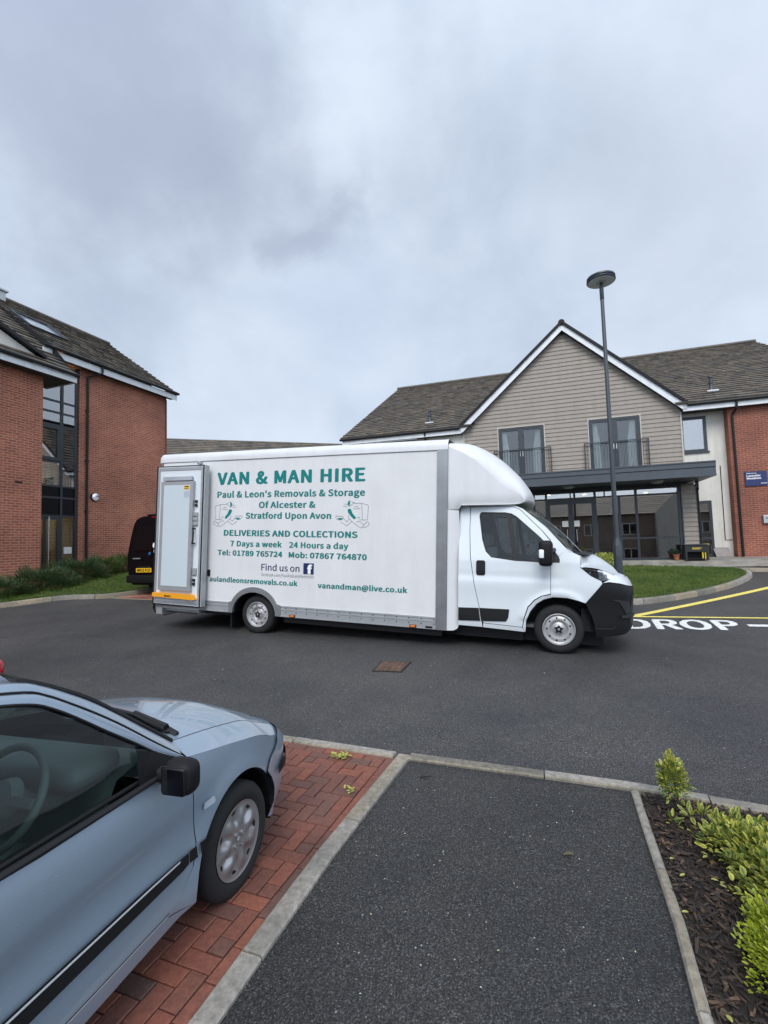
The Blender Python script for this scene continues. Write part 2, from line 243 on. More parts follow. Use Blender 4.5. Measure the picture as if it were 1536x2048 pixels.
# ------------------------------------------------------------------ mesh helpers
class MB:
    def __init__(s): s.v = []; s.f = []; s.m = []; s.c = None
    def add(s, vs, fs, m=0, cols=None):
        o = len(s.v); s.v += [tuple(p) for p in vs]; s.f += [tuple(i+o for i in f) for f in fs]; s.m += [m]*len(fs)
        if cols is not None:
            if s.c is None: s.c = [(0.1, 0.1, 0.1)]*o
            s.c += cols
        return s
    def box(s, x0, y0, z0, x1, y1, z1, m=0):
        return s.add([(x0,y0,z0),(x1,y0,z0),(x1,y1,z0),(x0,y1,z0),(x0,y0,z1),(x1,y0,z1),(x1,y1,z1),(x0,y1,z1)],
              [(0,3,2,1),(4,5,6,7),(0,1,5,4),(1,2,6,5),(2,3,7,6),(3,0,4,7)], m)
    def rbox(s, x0, y0, z0, x1, y1, z1, r=0.02, seg=2, m=0, fn=None):
        bm = bmesh.new(); bmesh.ops.create_cube(bm, size=1)
        for v in bm.verts: v.co = Vector(((x0+x1)/2+v.co.x*(x1-x0), (y0+y1)/2+v.co.y*(y1-y0), (z0+z1)/2+v.co.z*(z1-z0)))
        bmesh.ops.bevel(bm, geom=list(bm.edges), offset=r, segments=seg, affect='EDGES', profile=0.5)
        return s.bm(bm, m, fn)
    def bm(s, bm, m=0, fn=None):
        bm.verts.index_update()
        s.add([(fn(v.co) if fn else v.co) for v in bm.verts], [[v.index for v in f.verts] for f in bm.faces], m); bm.free(); return s
    def quad(s, a, b, c, d, m=0): return s.add([a, b, c, d], [(0, 1, 2, 3)], m)
    def obox(s, a, b, wd, h, up=(0, 0, 1), m=0):       # bar from a to b, width wd, height h
        a, b = Vector(a), Vector(b); d = (b-a).normalized(); upv = Vector(up); sx = d.cross(upv).normalized()*wd/2; uu = sx.cross(d).normalized()*h/2
        vs = [a-sx-uu, a+sx-uu, a+sx+uu, a-sx+uu, b-sx-uu, b+sx-uu, b+sx+uu, b-sx+uu]
        return s.add(vs, [(0,1,2,3),(7,6,5,4),(0,4,5,1),(1,5,6,2),(2,6,7,3),(3,7,4,0)], m)
    def tube(s, pts, r, seg=8, m=0, caps=True):
        pts = [Vector(p) for p in pts]; rs = r if isinstance(r, (list, tuple)) else [r]*len(pts); vs = []; prev = None
        for i, p in enumerate(pts):
            d = (pts[min(i+1, len(pts)-1)]-pts[max(i-1, 0)]).normalized()
            if prev is None:
                a = Vector((0, 0, 1)) if abs(d.z) < 0.9 else Vector((1, 0, 0)); n = d.cross(a).normalized()
            else: n = (prev-d*prev.dot(d)).normalized()
            prev = n; b = d.cross(n)
            vs += [p+(n*math.cos(2*math.pi*k/seg)+b*math.sin(2*math.pi*k/seg))*rs[i] for k in range(seg)]
        fs = [(i*seg+k, i*seg+(k+1) % seg, (i+1)*seg+(k+1) % seg, (i+1)*seg+k) for i in range(len(pts)-1) for k in range(seg)]
        if caps: fs += [tuple(range(seg))[::-1], tuple((len(pts)-1)*seg+k for k in range(seg))]
        return s.add(vs, fs, m)
    def lathe(s, prof, c, ax, seg=32, m=0):            # prof: (radius, along axis)
        c, ax = Vector(c), Vector(ax).normalized(); a = Vector((0, 0, 1)) if abs(ax.z) < 0.9 else Vector((1, 0, 0)); n = ax.cross(a).normalized(); b = ax.cross(n)
        vs = [c+ax*h+(n*math.cos(2*math.pi*k/seg)+b*math.sin(2*math.pi*k/seg))*r for r, h in prof for k in range(seg)]
        fs = [(i*seg+k, (i+1)*seg+k, (i+1)*seg+(k+1) % seg, i*seg+(k+1) % seg) for i in range(len(prof)-1) for k in range(seg)]
        return s.add(vs, fs, m)
    def disc(s, c, ax, r, seg=16, m=0, r2=None):
        c, ax = Vector(c), Vector(ax).normalized(); a = Vector((0, 0, 1)) if abs(ax.z) < 0.9 else Vector((1, 0, 0)); n = ax.cross(a).normalized(); b = ax.cross(n)
        return s.add([c+n*math.cos(2*math.pi*k/seg)*r+b*math.sin(2*math.pi*k/seg)*r for k in range(seg)], [tuple(range(seg))], m)
    def grid(s, P, m=0, flip=False):
        nr, nc = len(P), len(P[0]); vs = [p for row in P for p in row]
        fs = [(i*nc+j, i*nc+j+1, (i+1)*nc+j+1, (i+1)*nc+j) for i in range(nr-1) for j in range(nc-1)]
        if flip: fs = [f[::-1] for f in fs]
        return s.add(vs, fs, m)
    def prism(s, poly, fa, fb, m=0):                   # poly of 2D points, fa/fb map to 3D front/back
        n = len(poly); vs = [fa(*p) for p in poly]+[fb(*p) for p in poly]
        return s.add(vs, [tuple(range(n)), tuple(range(2*n-1, n-1, -1))]+[(i, i+n, (i+1) % n+n, (i+1) % n) for i in range(n)], m)
    def panel(s, poly, fn, step=0.05, m=0):            # polygon cut into a fine grid, then bent through fn
        bm = bmesh.new(); vs = [bm.verts.new((p[0], p[1], 0)) for p in poly]; bm.faces.new(vs)
        xs = [p[0] for p in poly]; ys = [p[1] for p in poly]
        for k in range(2):
            lo, hi = (min(xs), max(xs)) if k == 0 else (min(ys), max(ys)); c = math.floor(lo/step)*step+step*0.503
            while c < hi:
                no = (1, 0, 0) if k == 0 else (0, 1, 0); co = (c, 0, 0) if k == 0 else (0, c, 0)
                bmesh.ops.bisect_plane(bm, geom=bm.verts[:]+bm.edges[:]+bm.faces[:], plane_co=co, plane_no=no, dist=1e-6); c += step
        return s.bm(bm, m, lambda co: fn(co.x, co.y))
    def xform(s, fn): s.v = [tuple(fn(*p)) for p in s.v]; return s
    def mirror(s, yc):                                 # adds the mirror image about y = yc
        n = len(s.v); k = len(s.f); s.v += [(x, 2*yc-y, z) for x, y, z in s.v[:n]]; s.f += [tuple(i+n for i in f[::-1]) for f in s.f[:k]]; s.m += s.m[:k]; return s
    def build(s, name, mats, parent=None, smooth=None, mtx=None):
        me = bpy.data.meshes.new(name); me.from_pydata(s.v, [], s.f)
        if not isinstance(mats, (list, tuple)): mats = [mats]
        for q in mats: me.materials.append(MT[q] if isinstance(q, str) else q)
        if len(mats) > 1: me.polygons.foreach_set('material_index', s.m)
        if s.c is not None:
            ca = me.color_attributes.new('Col', 'FLOAT_COLOR', 'POINT'); flat = []
            for c in s.c: flat += [c[0], c[1], c[2], 1.0]
            ca.data.foreach_set('color', flat)
        if smooth is not None:
            me.polygons.foreach_set('use_smooth', [True]*len(me.polygons))
            if smooth < 180: me.set_sharp_from_angle(angle=rad(smooth))
        me.update(); o = bpy.data.objects.new(name, me); COL.objects.link(o)
        if parent: o.parent = parent
        if mtx is not None: o.matrix_world = mtx
        return o
def tag(o, label=None, cat=None, group=None, kind=None):
    for k, v in (('label', label), ('category', cat), ('group', group), ('kind', kind)):
        if v: o[k] = v
    return o
def thing(name, label, cat, mtx=None, group=None):
    o = bpy.data.objects.new(name, None); o.empty_display_size = 0.3; COL.objects.link(o)
    if mtx is not None: o.matrix_world = mtx
    return tag(o, label, cat, group)
def frame(origin, x, z=(0, 0, 1)):                     # right-handed frame: x, y = z x x, z
    x = Vector(x).normalized(); z = Vector(z).normalized(); y = z.cross(x).normalized(); z = x.cross(y)
    m = Matrix.Identity(4)
    for i in range(3): m[i][0] = x[i]; m[i][1] = y[i]; m[i][2] = z[i]; m[i][3] = origin[i]
    return m
import os
try:                                                    # Blender's own bundled sans-serif; its default font otherwise
    SANS = bpy.data.fonts.load(os.path.join(bpy.utils.system_resource('DATAFILES'), 'fonts', 'Noto Sans CJK Regular.woff2'))
except Exception:
    SANS = None
def text_mesh(body, bold=0.0, spacing=1.0):
    cu = bpy.data.curves.new('lettering', 'FONT'); cu.body = body; cu.size = 1; cu.offset = bold; cu.space_character = spacing; cu.resolution_u = 3
    if SANS: cu.font = SANS
    o = bpy.data.objects.new('lettering', cu); COL.objects.link(o)
    me = bpy.data.meshes.new_from_object(o.evaluated_get(bpy.context.evaluated_depsgraph_get()))
    vs = [tuple(v.co) for v in me.vertices]; fs = [tuple(p.vertices) for p in me.polygons]
    bpy.data.objects.remove(o); bpy.data.curves.remove(cu); bpy.data.meshes.remove(me)
    return vs, fs
CAPH = None
def lettering(body, fn, x0, x1, y0, cap, bold=0.02, spacing=1.0, mb=None, m=0, dn=(0, -0.00025, 0)):
    """text from x0 to x1 with baseline y0 and capital height cap; fn(x, y) gives the 3D point; weight comes from layered copies"""
    global CAPH
    if CAPH is None:
        v, f = text_mesh('H'); CAPH = max(p[1] for p in v)
    bold *= CAPH/.73*1.3; vs, fs = text_mesh(body, 0.0, spacing); lo = min(p[0] for p in vs)-bold; hi = max(p[0] for p in vs)+bold; k = (x1-x0)/(hi-lo); by = bold*.55; ky = cap/(CAPH+2*by)
    mb = mb or MB()
    sh = [(0, 0)] if bold <= 0 else [(-1, 0), (1, 0), (-.35, 1), (.35, -1), (-.9, -.6), (.9, .6), (-.5, -.9), (.5, .9), (-.4, 0), (.4, 0)] if bold > .025*CAPH/.73*1.3 else [(-1, 0), (1, 0), (0, .8), (0, -.8)]
    for i, (dx, dy) in enumerate(sh):
        mb.add([Vector(fn(x0+(p[0]+dx*bold-lo)*k, y0+(p[1]+(1+dy)*by)*ky))+Vector(dn)*i for p in vs], fs, m)
    return mb

# ------------------------------------------------------------------ the lie of the land
def terr(X, Y):
    Xc = max(-30, min(30, X)); Yc = max(-30, min(30, Y)); t = max(0, Yc-8); e = 0.0055*t*t if t < 7 else 0.2695+0.02*(t-7)
    return EYE-1.8216-0.0138*Xc+0.0294*Yc+e
def drape(mb, poly, dz, step=0.4, m=0): return mb.panel(poly, lambda x, y: (x, y, terr(x, y)+dz), step, m)
# ================================================================== GROUND
def inpoly(x, y, poly):
    c = False; n = len(poly)
    for i in range(n):
        (x1, y1), (x2, y2) = poly[i], poly[i-1]
        if (y1 > y) != (y2 > y) and x < (x2-x1)*(y-y1)/(y2-y1)+x1: c = not c
    return c
def resample(pts, step):
    out = [Vector((*p, 0)) for p in pts]; res = [out[0]]
    for a, b in zip(out, out[1:]):
        n = max(1, int((b-a).length/step))
        for i in range(1, n+1): res.append(a.lerp(b, i/n))
    return res
def smooth_path(pts, it=2):
    for _ in range(it):
        q = [pts[0]]
        for a, b in zip(pts, pts[1:]):
            q += [(a[0]*.75+b[0]*.25, a[1]*.75+b[1]*.25), (a[0]*.25+b[0]*.75, a[1]*.25+b[1]*.75)]
        pts = q+[pts[-1]]
    return pts
def kerb_run(mb, pts, width, top, stone=0.9, gap=0.009, chamfer=0.009, low=-0.06, step=0.15, jitter=0.002):
    P = resample(pts, step); i0 = 0; acc = 0.0; segs = []; cur = [P[0]]
    for a, b in zip(P, P[1:]):
        cur.append(b); acc += (b-a).length
        if acc >= stone: segs.append(cur); cur = [b]; acc = 0
    if len(cur) > 1: segs.append(cur)
    hw = width/2; prof = [(-hw, low), (-hw, top-chamfer), (-hw+chamfer, top), (hw-chamfer, top), (hw, top-chamfer), (hw, low)]
    for sg in segs:
        sg = [v.copy() for v in sg]; d0 = (sg[1]-sg[0]).normalized(); d1 = (sg[-1]-sg[-2]).normalized()
        sg[0] += d0*gap/2; sg[-1] -= d1*gap/2; dz = random.uniform(-jitter, jitter); rows = []; sh = random.uniform(-jitter, jitter)
        for i, p in enumerate(sg):
            d = (sg[min(i+1, len(sg)-1)]-sg[max(i-1, 0)]).normalized(); n = Vector((-d.y, d.x, 0))
            rows.append([(p.x+n.x*(o+sh), p.y+n.y*(o+sh), terr(p.x, p.y)+h+(dz if h > 0 else 0)) for o, h in prof])
        mb.grid(rows); k = len(mb.v); m_ = len(prof)
        mb.add(rows[0], [tuple(range(m_))]); mb.add(rows[-1], [tuple(range(m_))[::-1]])
    return mb
xs = [-900, -500, -250, -120, -60]+[-30+i*0.5 for i in range(121)]+[60, 120, 250, 500, 900]
mb = MB(); mb.grid([[(x, y, terr(x, y)) for x in xs] for y in xs])
tag(mb.build('car_park_ground', 'asphalt', smooth=180), kind='structure')

# near parking bay in block paving (herringbone with stretcher borders)
K0 = Vector((0.045, 3.875)); A_ = Vector((-0.945, 0.335)); B_ = Vector((-0.370, -0.929))
def bay(p, q, z): v = K0+A_*p+B_*q; return (v.x, v.y, terr(v.x, v.y)+z)
mb = MB(); PW, PL = 2.75, 5.2
mb.grid([[bay(PW*i/8, PL*j/14, 0.010) for i in range(9)] for j in range(15)], flip=True)
tag(mb.build('paving_joints', 'joint'), kind='structure')
mb = MB()
def paver(p0, q0, p1, q1):
    p0, q0, p1, q1 = (v*0.86 for v in (p0, q0, p1, q1))
    p0, q0, p1, q1 = max(p0, 0), max(q0, 0), min(p1, PW), min(q1, PL)
    if p1-p0 < 0.02 or q1-q0 < 0.02: return
    g = 0.0033; p0 += g; q0 += g; p1 -= g; q1 -= g; t = 0.022+random.uniform(-0.0018, 0.0018); c = 0.004; tl = [random.uniform(-.0012, .0012) for _ in range(4)]
    jx, jy = random.uniform(-.0012, .0012), random.uniform(-.0012, .0012); p0 += jx; p1 += jx; q0 += jy; q1 += jy
    lo = [bay(p0, q0, .004), bay(p1, q0, .004), bay(p1, q1, .004), bay(p0, q1, .004)]
    mi = [bay(p0, q0, t-c), bay(p1, q0, t-c), bay(p1, q1, t-c), bay(p0, q1, t-c)]
    hi = [bay(p0+c, q0+c, t+tl[0]), bay(p1-c, q0+c, t+tl[1]), bay(p1-c, q1-c, t+tl[2]), bay(p0+c, q1-c, t+tl[3])]
    mb.add(lo+mi+hi, [(0,4,5,1),(1,5,6,2),(2,6,7,3),(3,7,4,0),(4,8,9,5),(5,9,10,6),(6,10,11,7),(7,11,8,4),(8,11,10,9)])
for j in range(32): paver(0, j*0.2-0.07, 0.1, j*0.2+0.13)
for r_ in range(2):
    for i in range(18): paver(0.1+i*0.2-0.1*r_ if i or not r_ else 0.1, r_*0.1, 0.1+i*0.2+0.2-0.1*r_, r_*0.1+0.1)
def clip_paver(p0, q0, p1, q1):
    paver(max(p0, 0.1), max(q0, 0.2), p1, q1)
for x in range(-2, 34):
    for y in range(-2, 64):
        k = (x-y) % 4
        if k == 0: clip_paver(0.1+x*0.1, 0.2+y*0.1, 0.1+x*0.1+0.2, 0.2+y*0.1+0.1)
        elif k == 3: clip_paver(0.1+x*0.1, 0.2+y*0.1, 0.1+x*0.1+0.1, 0.2+y*0.1+0.2)
tag(mb.build('brick_paving', 'paver'), kind='structure')

# concrete edgings round the bay, the footpath and the planting bed
mb = MB()
kerb_run(mb, [(0.105, 3.92), (-0.38, 2.795), (-0.62, 2.15), (-0.71, 1.90), (-1.62, -0.38)], 0.105, 0.034)
kerb_run(mb, [(0.03, 3.932), (-0.96, 4.285), (-3.6, 5.24)], 0.095, 0.032)
kerb_run(mb, [(0.145, 3.905), (0.93, 3.655), (1.63, 3.425), (2.35, 3.125), (3.4, 2.65), (6.0, 1.45)], 0.10, 0.034)
kerb_run(mb, [(1.632, 3.345), (1.505, 2.975), (1.38, 2.60), (1.265, 2.255), (1.115, 1.87), (0.35, -0.1)], 0.048, 0.040, stone=0.75)
tag(mb.build('kerb_edging', 'kerb', smooth=40), kind='structure')
mb = drape(MB(), [(0.15, 3.87), (1.61, 3.40), (1.61, 3.34), (1.48, 2.98), (1.355, 2.60), (1.24, 2.26), (1.09, 1.87), (0.33, -0.1), (-1.5, -0.38), (-0.66, 1.90), (-0.575, 2.15), (-0.33, 2.78)], 0.012, 0.3)
tag(mb.build('footpath', 'tarmac'), kind='structure')
BED = [(1.655, 3.34), (2.35, 3.07), (3.4, 2.6), (5.0, 1.86), (4.5, -0.3), (0.37, -0.1), (1.14, 1.87), (1.29, 2.26), (1.405, 2.60), (1.53, 2.97)]
mb = drape(MB(), BED, 0.010, 0.25)
tag(mb.build('planting_bed_soil', 'soil'), kind='structure')
mb = MB(); rr = random.Random(3)
for _ in range(11000):
    x, y = rr.uniform(1.1, 3.3), rr.uniform(1.2, 3.4)
    if not inpoly(x, y, BED): continue
    l_, w_, t_ = rr.choice([rr.uniform(.010, .025), rr.uniform(.02, .05), rr.uniform(.035, .085)]), rr.uniform(.004, .018), rr.uniform(.003, .008); a = rr.uniform(0, 6.28); z = terr(x, y)+0.012+rr.uniform(0, .02)
    R_ = Matrix.Rotation(a, 3, 'Z') @ Matrix.Rotation(rr.gauss(0, .25), 3, 'Y') @ Matrix.Rotation(rr.gauss(0, .25), 3, 'X'); k = rr.uniform(.4, .95)
    vs = [R_ @ Vector(q)+Vector((x, y, z)) for q in [(-l_/2, -w_/2*k, 0), (l_/2, -w_/2, 0), (l_/2*k, w_/2, 0), (-l_/2, w_/2*k, 0), (-l_/2, -w_/2*k, t_), (l_/2, -w_/2, t_*.6), (l_/2*k, w_/2, t_), (-l_/2, w_/2*k, t_*.7)]]
    mb.add(vs, [(4,5,6,7),(0,1,5,4),(1,2,6,5),(2,3,7,6),(3,0,4,7)])
tag(mb.build('bark_mulch', 'bark'), kind='stuff')

# grass island in front of the entrance, kerbed
ISL = smooth_path([(-2.0, 12.2), (0.5, 11.2), (3.0, 10.65), (5.45, 10.82), (6.15, 11.02), (7.42, 11.70), (8.95, 12.70), (10.2, 13.75), (10.88, 14.45), (11.15, 15.0), (10.95, 15.45)], 2)
mb = MB(); kerb_run(mb, ISL, 0.15, 0.125, stone=0.915, chamfer=0.035)
RU, RN = Vector((math.cos(rad(-18.2)), math.sin(rad(-18.2)))), Vector((-0.3123, -0.95))
def rf(u, off): return (11.16+RU.x*u+RN.x*off, 18.2+RU.y*u+RN.y*off)
kerb_run(mb, [rf(-0.3, 2.56), rf(9, 2.56)], 0.13, 0.125, stone=0.915, chamfer=0.02)
VERGE = smooth_path([(-13.0, 6.8), (-10.6, 9.9), (-9.3, 11.62), (-8.85, 12.16), (-8.32, 12.66), (-7.7, 12.64), (-7.28, 12.70), (-6.75, 13.20), (-6.2, 14.2), (-5.0, 17.5), (-3.2, 22.5)], 1)
kerb_run(mb, VERGE, 0.13, 0.115, stone=0.915, chamfer=0.02)
tag(mb.build('raised_kerb', 'kerb', smooth=50), kind='structure')
ISLG = [(p[0]-0.03, p[1]+0.07) for p in ISL if p[0] > -1.9]+[rf(-0.6, 2.45), rf(-14, 2.45)]
mb = drape(MB(), ISLG, 0.105, 0.5); tag(mb.build('island_lawn_soil', 'turf'), kind='structure')
LW = lambda s, n=0: (-10.478+0.342*s+0.94*n, 13.9+0.94*s-0.342*n)
VERG = [(p[0]-0.05, p[1]+0.05) for p in VERGE]+[LW(9.5, -1.05), LW(0.6, -1.05), LW(0.6, -0.02), LW(-7, -0.02)]
mb = drape(MB(), VERG, 0.10, 0.5); tag(mb.build('verge_soil', 'turf'), kind='structure')
def blades(name, poly, n, h, seed, bounds=None, dz=0.09, cols=None):
    r = random.Random(seed); mb = MB(); mb.c = []; xs_ = [p[0] for p in poly]; ys_ = [p[1] for p in poly]; b = bounds or (min(xs_), max(xs_), min(ys_), max(ys_)); k = 0
    while k < n:
        x, y = r.uniform(b[0], b[1]), r.uniform(b[2], b[3]); k += 1
        if not inpoly(x, y, poly): continue
        cl = noise.noise((x*1.1, y*1.1, seed)); c2 = noise.noise((x*4, y*4, seed+5)); hh = h*(0.75+.5*r.random()+.45*c2); a = r.uniform(0, 6.28); w_ = r.uniform(.006, .011); ln = r.uniform(.2, .8)*hh; z = terr(x, y)+dz
        a2 = r.uniform(0, 6.28); dx, dy = math.cos(a)*w_, math.sin(a)*w_
        t = max(0, min(1, .5+.7*cl+.45*c2+r.uniform(-.25, .25))); c = tuple((1-t)*p+t*q for p, q in zip((.060, .125, .020), (.155, .205, .045)))
        if r.random() < .05: c = (.19, .165, .06)
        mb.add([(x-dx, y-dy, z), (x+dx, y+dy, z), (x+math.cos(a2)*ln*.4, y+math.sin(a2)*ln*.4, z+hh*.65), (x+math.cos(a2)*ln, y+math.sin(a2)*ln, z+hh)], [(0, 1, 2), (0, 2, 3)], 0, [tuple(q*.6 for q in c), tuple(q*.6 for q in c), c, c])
    tag(mb.build(name, 'grass'), kind='stuff')
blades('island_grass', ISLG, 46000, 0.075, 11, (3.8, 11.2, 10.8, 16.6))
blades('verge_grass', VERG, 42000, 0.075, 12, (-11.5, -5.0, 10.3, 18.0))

# entrance pavement
PZ = EYE-0.894
mb = MB(); us = [-15+i for i in range(25)]
mb.grid([[(*rf(u, o), z) for u in us] for o, z in ((-0.6, PZ), (1.6, PZ), (2.5, PZ-0.20))], flip=False)
tag(mb.build('entrance_pavement', 'paving'), kind='structure')
mb = MB()
for o in (0.6, 1.1, 1.6, 2.05):
    z = PZ if o <= 1.6 else PZ-0.20*(o-1.6)/0.9
    a, b = rf(-15, o), rf(9, o); c, d = rf(9, o+.012), rf(-15, o+.012); mb.quad((*a, z+.003), (*d, z+.003), (*c, z+.003), (*b, z+.003))
for i in range(40):
    u = -15+i*0.6; a, b, c, d = rf(u, .0), rf(u+.012, .0), rf(u+.012, 1.6), rf(u, 1.6); mb.quad((*a, PZ+.003), (*d, PZ+.003), (*c, PZ+.003), (*b, PZ+.003))
tag(mb.build('pavement_joints', 'joint'), kind='structure')

# painted lines and lettering on the road
def stripe(mb, a, b, wd, dz=0.006, n=30):
    a, b = Vector(a), Vector(b); d = (b-a).normalized(); nn = Vector((-d.y, d.x))*wd/2; rows = []
    for i in range(n+1):
        p = a.lerp(b, i/n); rows.append([(q.x, q.y, terr(q.x, q.y)+dz) for q in (p+nn, p-nn)])
    mb.grid(rows, flip=False)
mb = MB(); stripe(mb, (4.86, 9.60), (10.0, 12.67), 0.145); stripe(mb, (10.0, 12.67), (15.5, 15.9), 0.145); stripe(mb, (4.8, 9.555), (7.25, 9.205), 0.10, 0.008); stripe(mb, (7.25, 9.205), (12, 8.5), 0.10, 0.008)
tag(mb.build('yellow_line', 'yellow'), 'yellow bay line meeting at a point beside the van bumper', 'road line', kind='structure')
def road(a, c): x = 4.67+0.989*a+0.352*c; y = 8.44-0.145*a+0.842*c; return (x, y, terr(x, y)+0.006)
mb = lettering('DROP', road, -0.50, 1.43, 0.0, 0.99, bold=0.03, dn=(0, 0, .0004))
mb.quad((6.35, 8.54, terr(6.35, 8.54)+.006), (7.0, 8.44, terr(7, 8.44)+.006), (7.07, 8.61, terr(7.07, 8.61)+.006), (6.42, 8.71, terr(6.42, 8.71)+.006))
tag(mb.build('road_lettering', 'white_line'), kind='structure')

# brick bay by the far verge, with its pale flush edging
mb = drape(MB(), [(-7.15, 12.72), (-5.75, 12.34), (-4.0, 11.85), (-2.2, 17.4), (-5.35, 18.2), (-6.55, 14.2), (-6.9, 13.2)], 0.004, 0.4); tag(mb.build('far_brick_bay', 'brick2'), kind='structure')
mb = MB(); kerb_run(mb, [(-7.24, 12.70), (-5.8, 12.31), (-3.9, 11.8)], 0.085, 0.012); tag(mb.build('flush_edging', 'kerb'), kind='structure')

# iron cover in the road
q = [(-0.10, 6.72), (0.32, 6.66), (0.16, 6.19), (-0.22, 6.26)]
mc = thing('manhole_cover', 'rusty square iron manhole cover set in the dark road', 'manhole cover', Matrix.Translation((0.04, 6.45, terr(0.04, 6.45))))
def plate(mb, k, z, zz, m=0):
    cx, cy = 0.04, 6.4575; pts = [(cx+(x-cx)*k, cy+(y-cy)*k) for x, y in q]
    mb.prism(pts[::-1], lambda x, y: (x-0.04, y-6.45, terr(x, y)-terr(.04, 6.45)+zz), lambda x, y: (x-0.04, y-6.45, terr(x, y)-terr(.04, 6.45)+z))
mb = MB(); plate(mb, 1.0, -0.02, 0.005); mb.build('cover_frame', 'trim_dark', mc)
mb = MB(); plate(mb, 0.88, -0.01, 0.009)
for i in range(5):
    for j in range(5):
        u, v = .1+.2*i, .1+.2*j; a = Vector(q[0]).lerp(Vector(q[1]), u); b = Vector(q[3]).lerp(Vector(q[2]), u); p = a.lerp(b, v); p = Vector((0.04, 6.4575)).lerp(p, .86); z = terr(p.x, p.y)-terr(.04, 6.45)
        mb.box(p.x-.04-.022, p.y-6.45-.018, z+.008, p.x-.04+.022, p.y-6.45+.018, z+.012)
mb.build('cover_plate', 'rust', mc)
# ================================================================== BUILDINGS: shared bits
def tile_roof(mb, A, B, C, D, n, tw=0.33, lift=0.035, seed=1, m=0):
    """A-B eave, D-C ridge; every tile is its own small slab in staggered courses"""
    r = random.Random(seed); A, B, C, D = map(Vector, (A, B, C, D)); nm = (B-A).cross(D-A).normalized()
    if nm.z < 0: nm = -nm
    o_ = nm*-.028; mb.add([A+o_, B+o_, C+o_, D+o_], [(0, 1, 2, 3)], m)
    for i in range(n):
        t0, t1 = i/n, min(1, (i+1.12)/n); L0, R0_, L1, R1 = A.lerp(D, t0), B.lerp(C, t0), A.lerp(D, t1), B.lerp(C, t1); ln = (R0_-L0).length
        if ln < .05: continue
        k = max(1, round(ln/tw)); off = .5 if i % 2 else 0; cuts = [0]+[(j+off)/k for j in range(1 if off == 0 else 0, k) if 0 < (j+off)/k < 1]+[1]
        for a, b in zip(cuts, cuts[1:]):
            e = lift*r.uniform(.8, 1.25); p = [L0.lerp(R0_, a)+nm*e, L0.lerp(R0_, b)+nm*(e+r.uniform(-.004, .004)), L1.lerp(R1, b)+nm*.004, L1.lerp(R1, a)+nm*.004, L0.lerp(R0_, a)-nm*.02, L0.lerp(R0_, b)-nm*.02]
            mb.add(p, [(0, 1, 2, 3), (4, 5, 1, 0)], m)
def wframe(mb, x0, z0, x1, z1, y, t=0.06, d=0.07, m=0):       # rectangular frame, face at y
    mb.box(x0, y, z0, x0+t, y+d, z1, m); mb.box(x1-t, y, z0, x1, y+d, z1, m); mb.box(x0+t, y, z0, x1-t, y+d, z0+t, m); mb.box(x0+t, y, z1-t, x1-t, y+d, z1, m)
def pane(name, x0, z0, x1, z1, y, parent, m='glass'):
    return MB().box(x0, y, z0, x1, y+0.012, z1).build(name, m, parent)
# ------------------------------------------------------------------ left-hand brick building
LF = frame((-10.478, 13.9, EYE-0.018), (0.342, 0.940, 0))
lb = thing('brick_building', 'three-storey red brick building with glazed stairwell and tiled roof, on the left', 'building', LF)
MB().box(-13, 0, -1.4, 0.515, 9.0, 5.40).build('wall', 'brick', lb)
mb = MB(); mb.box(2.46, 1.0, -1.4, 6.44, 9.0, 6.52); mb.add([(6.44, 1.0, 6.52), (6.44, 8.5, 6.52), (6.44, 4.75, 9.5), (2.46, 1, 6.52), (2.46, 8.5, 6.52), (2.46, 4.75, 9.5)], [(0, 1, 2), (3, 5, 4)])
mb.build('wall', 'brick', lb)
RZ, RY = 9.64, 4.70
mb = MB(); tile_roof(mb, (-13, -0.45, 5.62), (1.26, -0.45, 5.62), (1.26, RY, RZ), (-13, RY, RZ), 21, seed=2, lift=.05)
tile_roof(mb, (1.26, 0.675, 6.75), (6.70, 0.675, 6.75), (6.70, RY, RZ), (1.26, RY, RZ), 17, seed=3, lift=.05)
tile_roof(mb, (6.70, 8.9, 6.7), (-13, 8.9, 6.7), (-13, RY, RZ), (6.70, RY, RZ), 10, tw=1.0, seed=4); rf_ = mb.build('roof', 'tile', lb)
MB().tube([(-13, RY, RZ+.02), (6.72, RY, RZ+.02)], 0.10, 8).build('ridge_tile', 'tile', rf_)
mb = MB(); mb.box(-1.6, RY-.45, 9.3, 2.0, RY+.45, 9.72); mb.build('roof_plant_box', 'dull_alu', lb)
mb = MB(); mb.box(-1.7, RY-.52, 9.72, 2.06, RY+.52, 9.78); mb.box(-1.4, RY-.3, 9.78, 1.72, RY+.3, 10.0); mb.box(-1.5, RY-.38, 10.0, 1.8, RY+.38, 10.06); mb.build('vent_cap', 'dull_alu', lb)
mb = MB(); mb.box(-13, -0.45, 5.37, 1.26, -0.425, 5.56); mb.box(1.235, -0.425, 5.37, 1.26, 0.95, 5.56); mb.build('fascia', 'upvc', lb)
mb = MB(); mb.box(0.95, 0.675, 6.44, 6.70, 0.70, 6.66); mb.obox((6.69, 0.69, 6.62), (6.69, RY, RZ-.1), .025, .2); mb.build('fascia', 'upvc', lb)
mb = MB(); mb.box(-13, -0.425, 5.405, 1.235, 0.99, 5.425); mb.build('soffit', 'soffit', lb)
mb = MB(); mb.box(0.95, 0.70, 6.50, 6.66, 0.99, 6.52); mb.build('soffit', 'soffit', lb)
mb = MB(); mb.tube([(-13, -0.51, 5.60), (1.29, -0.51, 5.60)], .058, 8); mb.build('gutter', 'black', lb)
mb = MB(); mb.tube([(0.95, 0.615, 6.72), (6.74, 0.615, 6.72)], .058, 8); mb.build('gutter', 'black', lb)
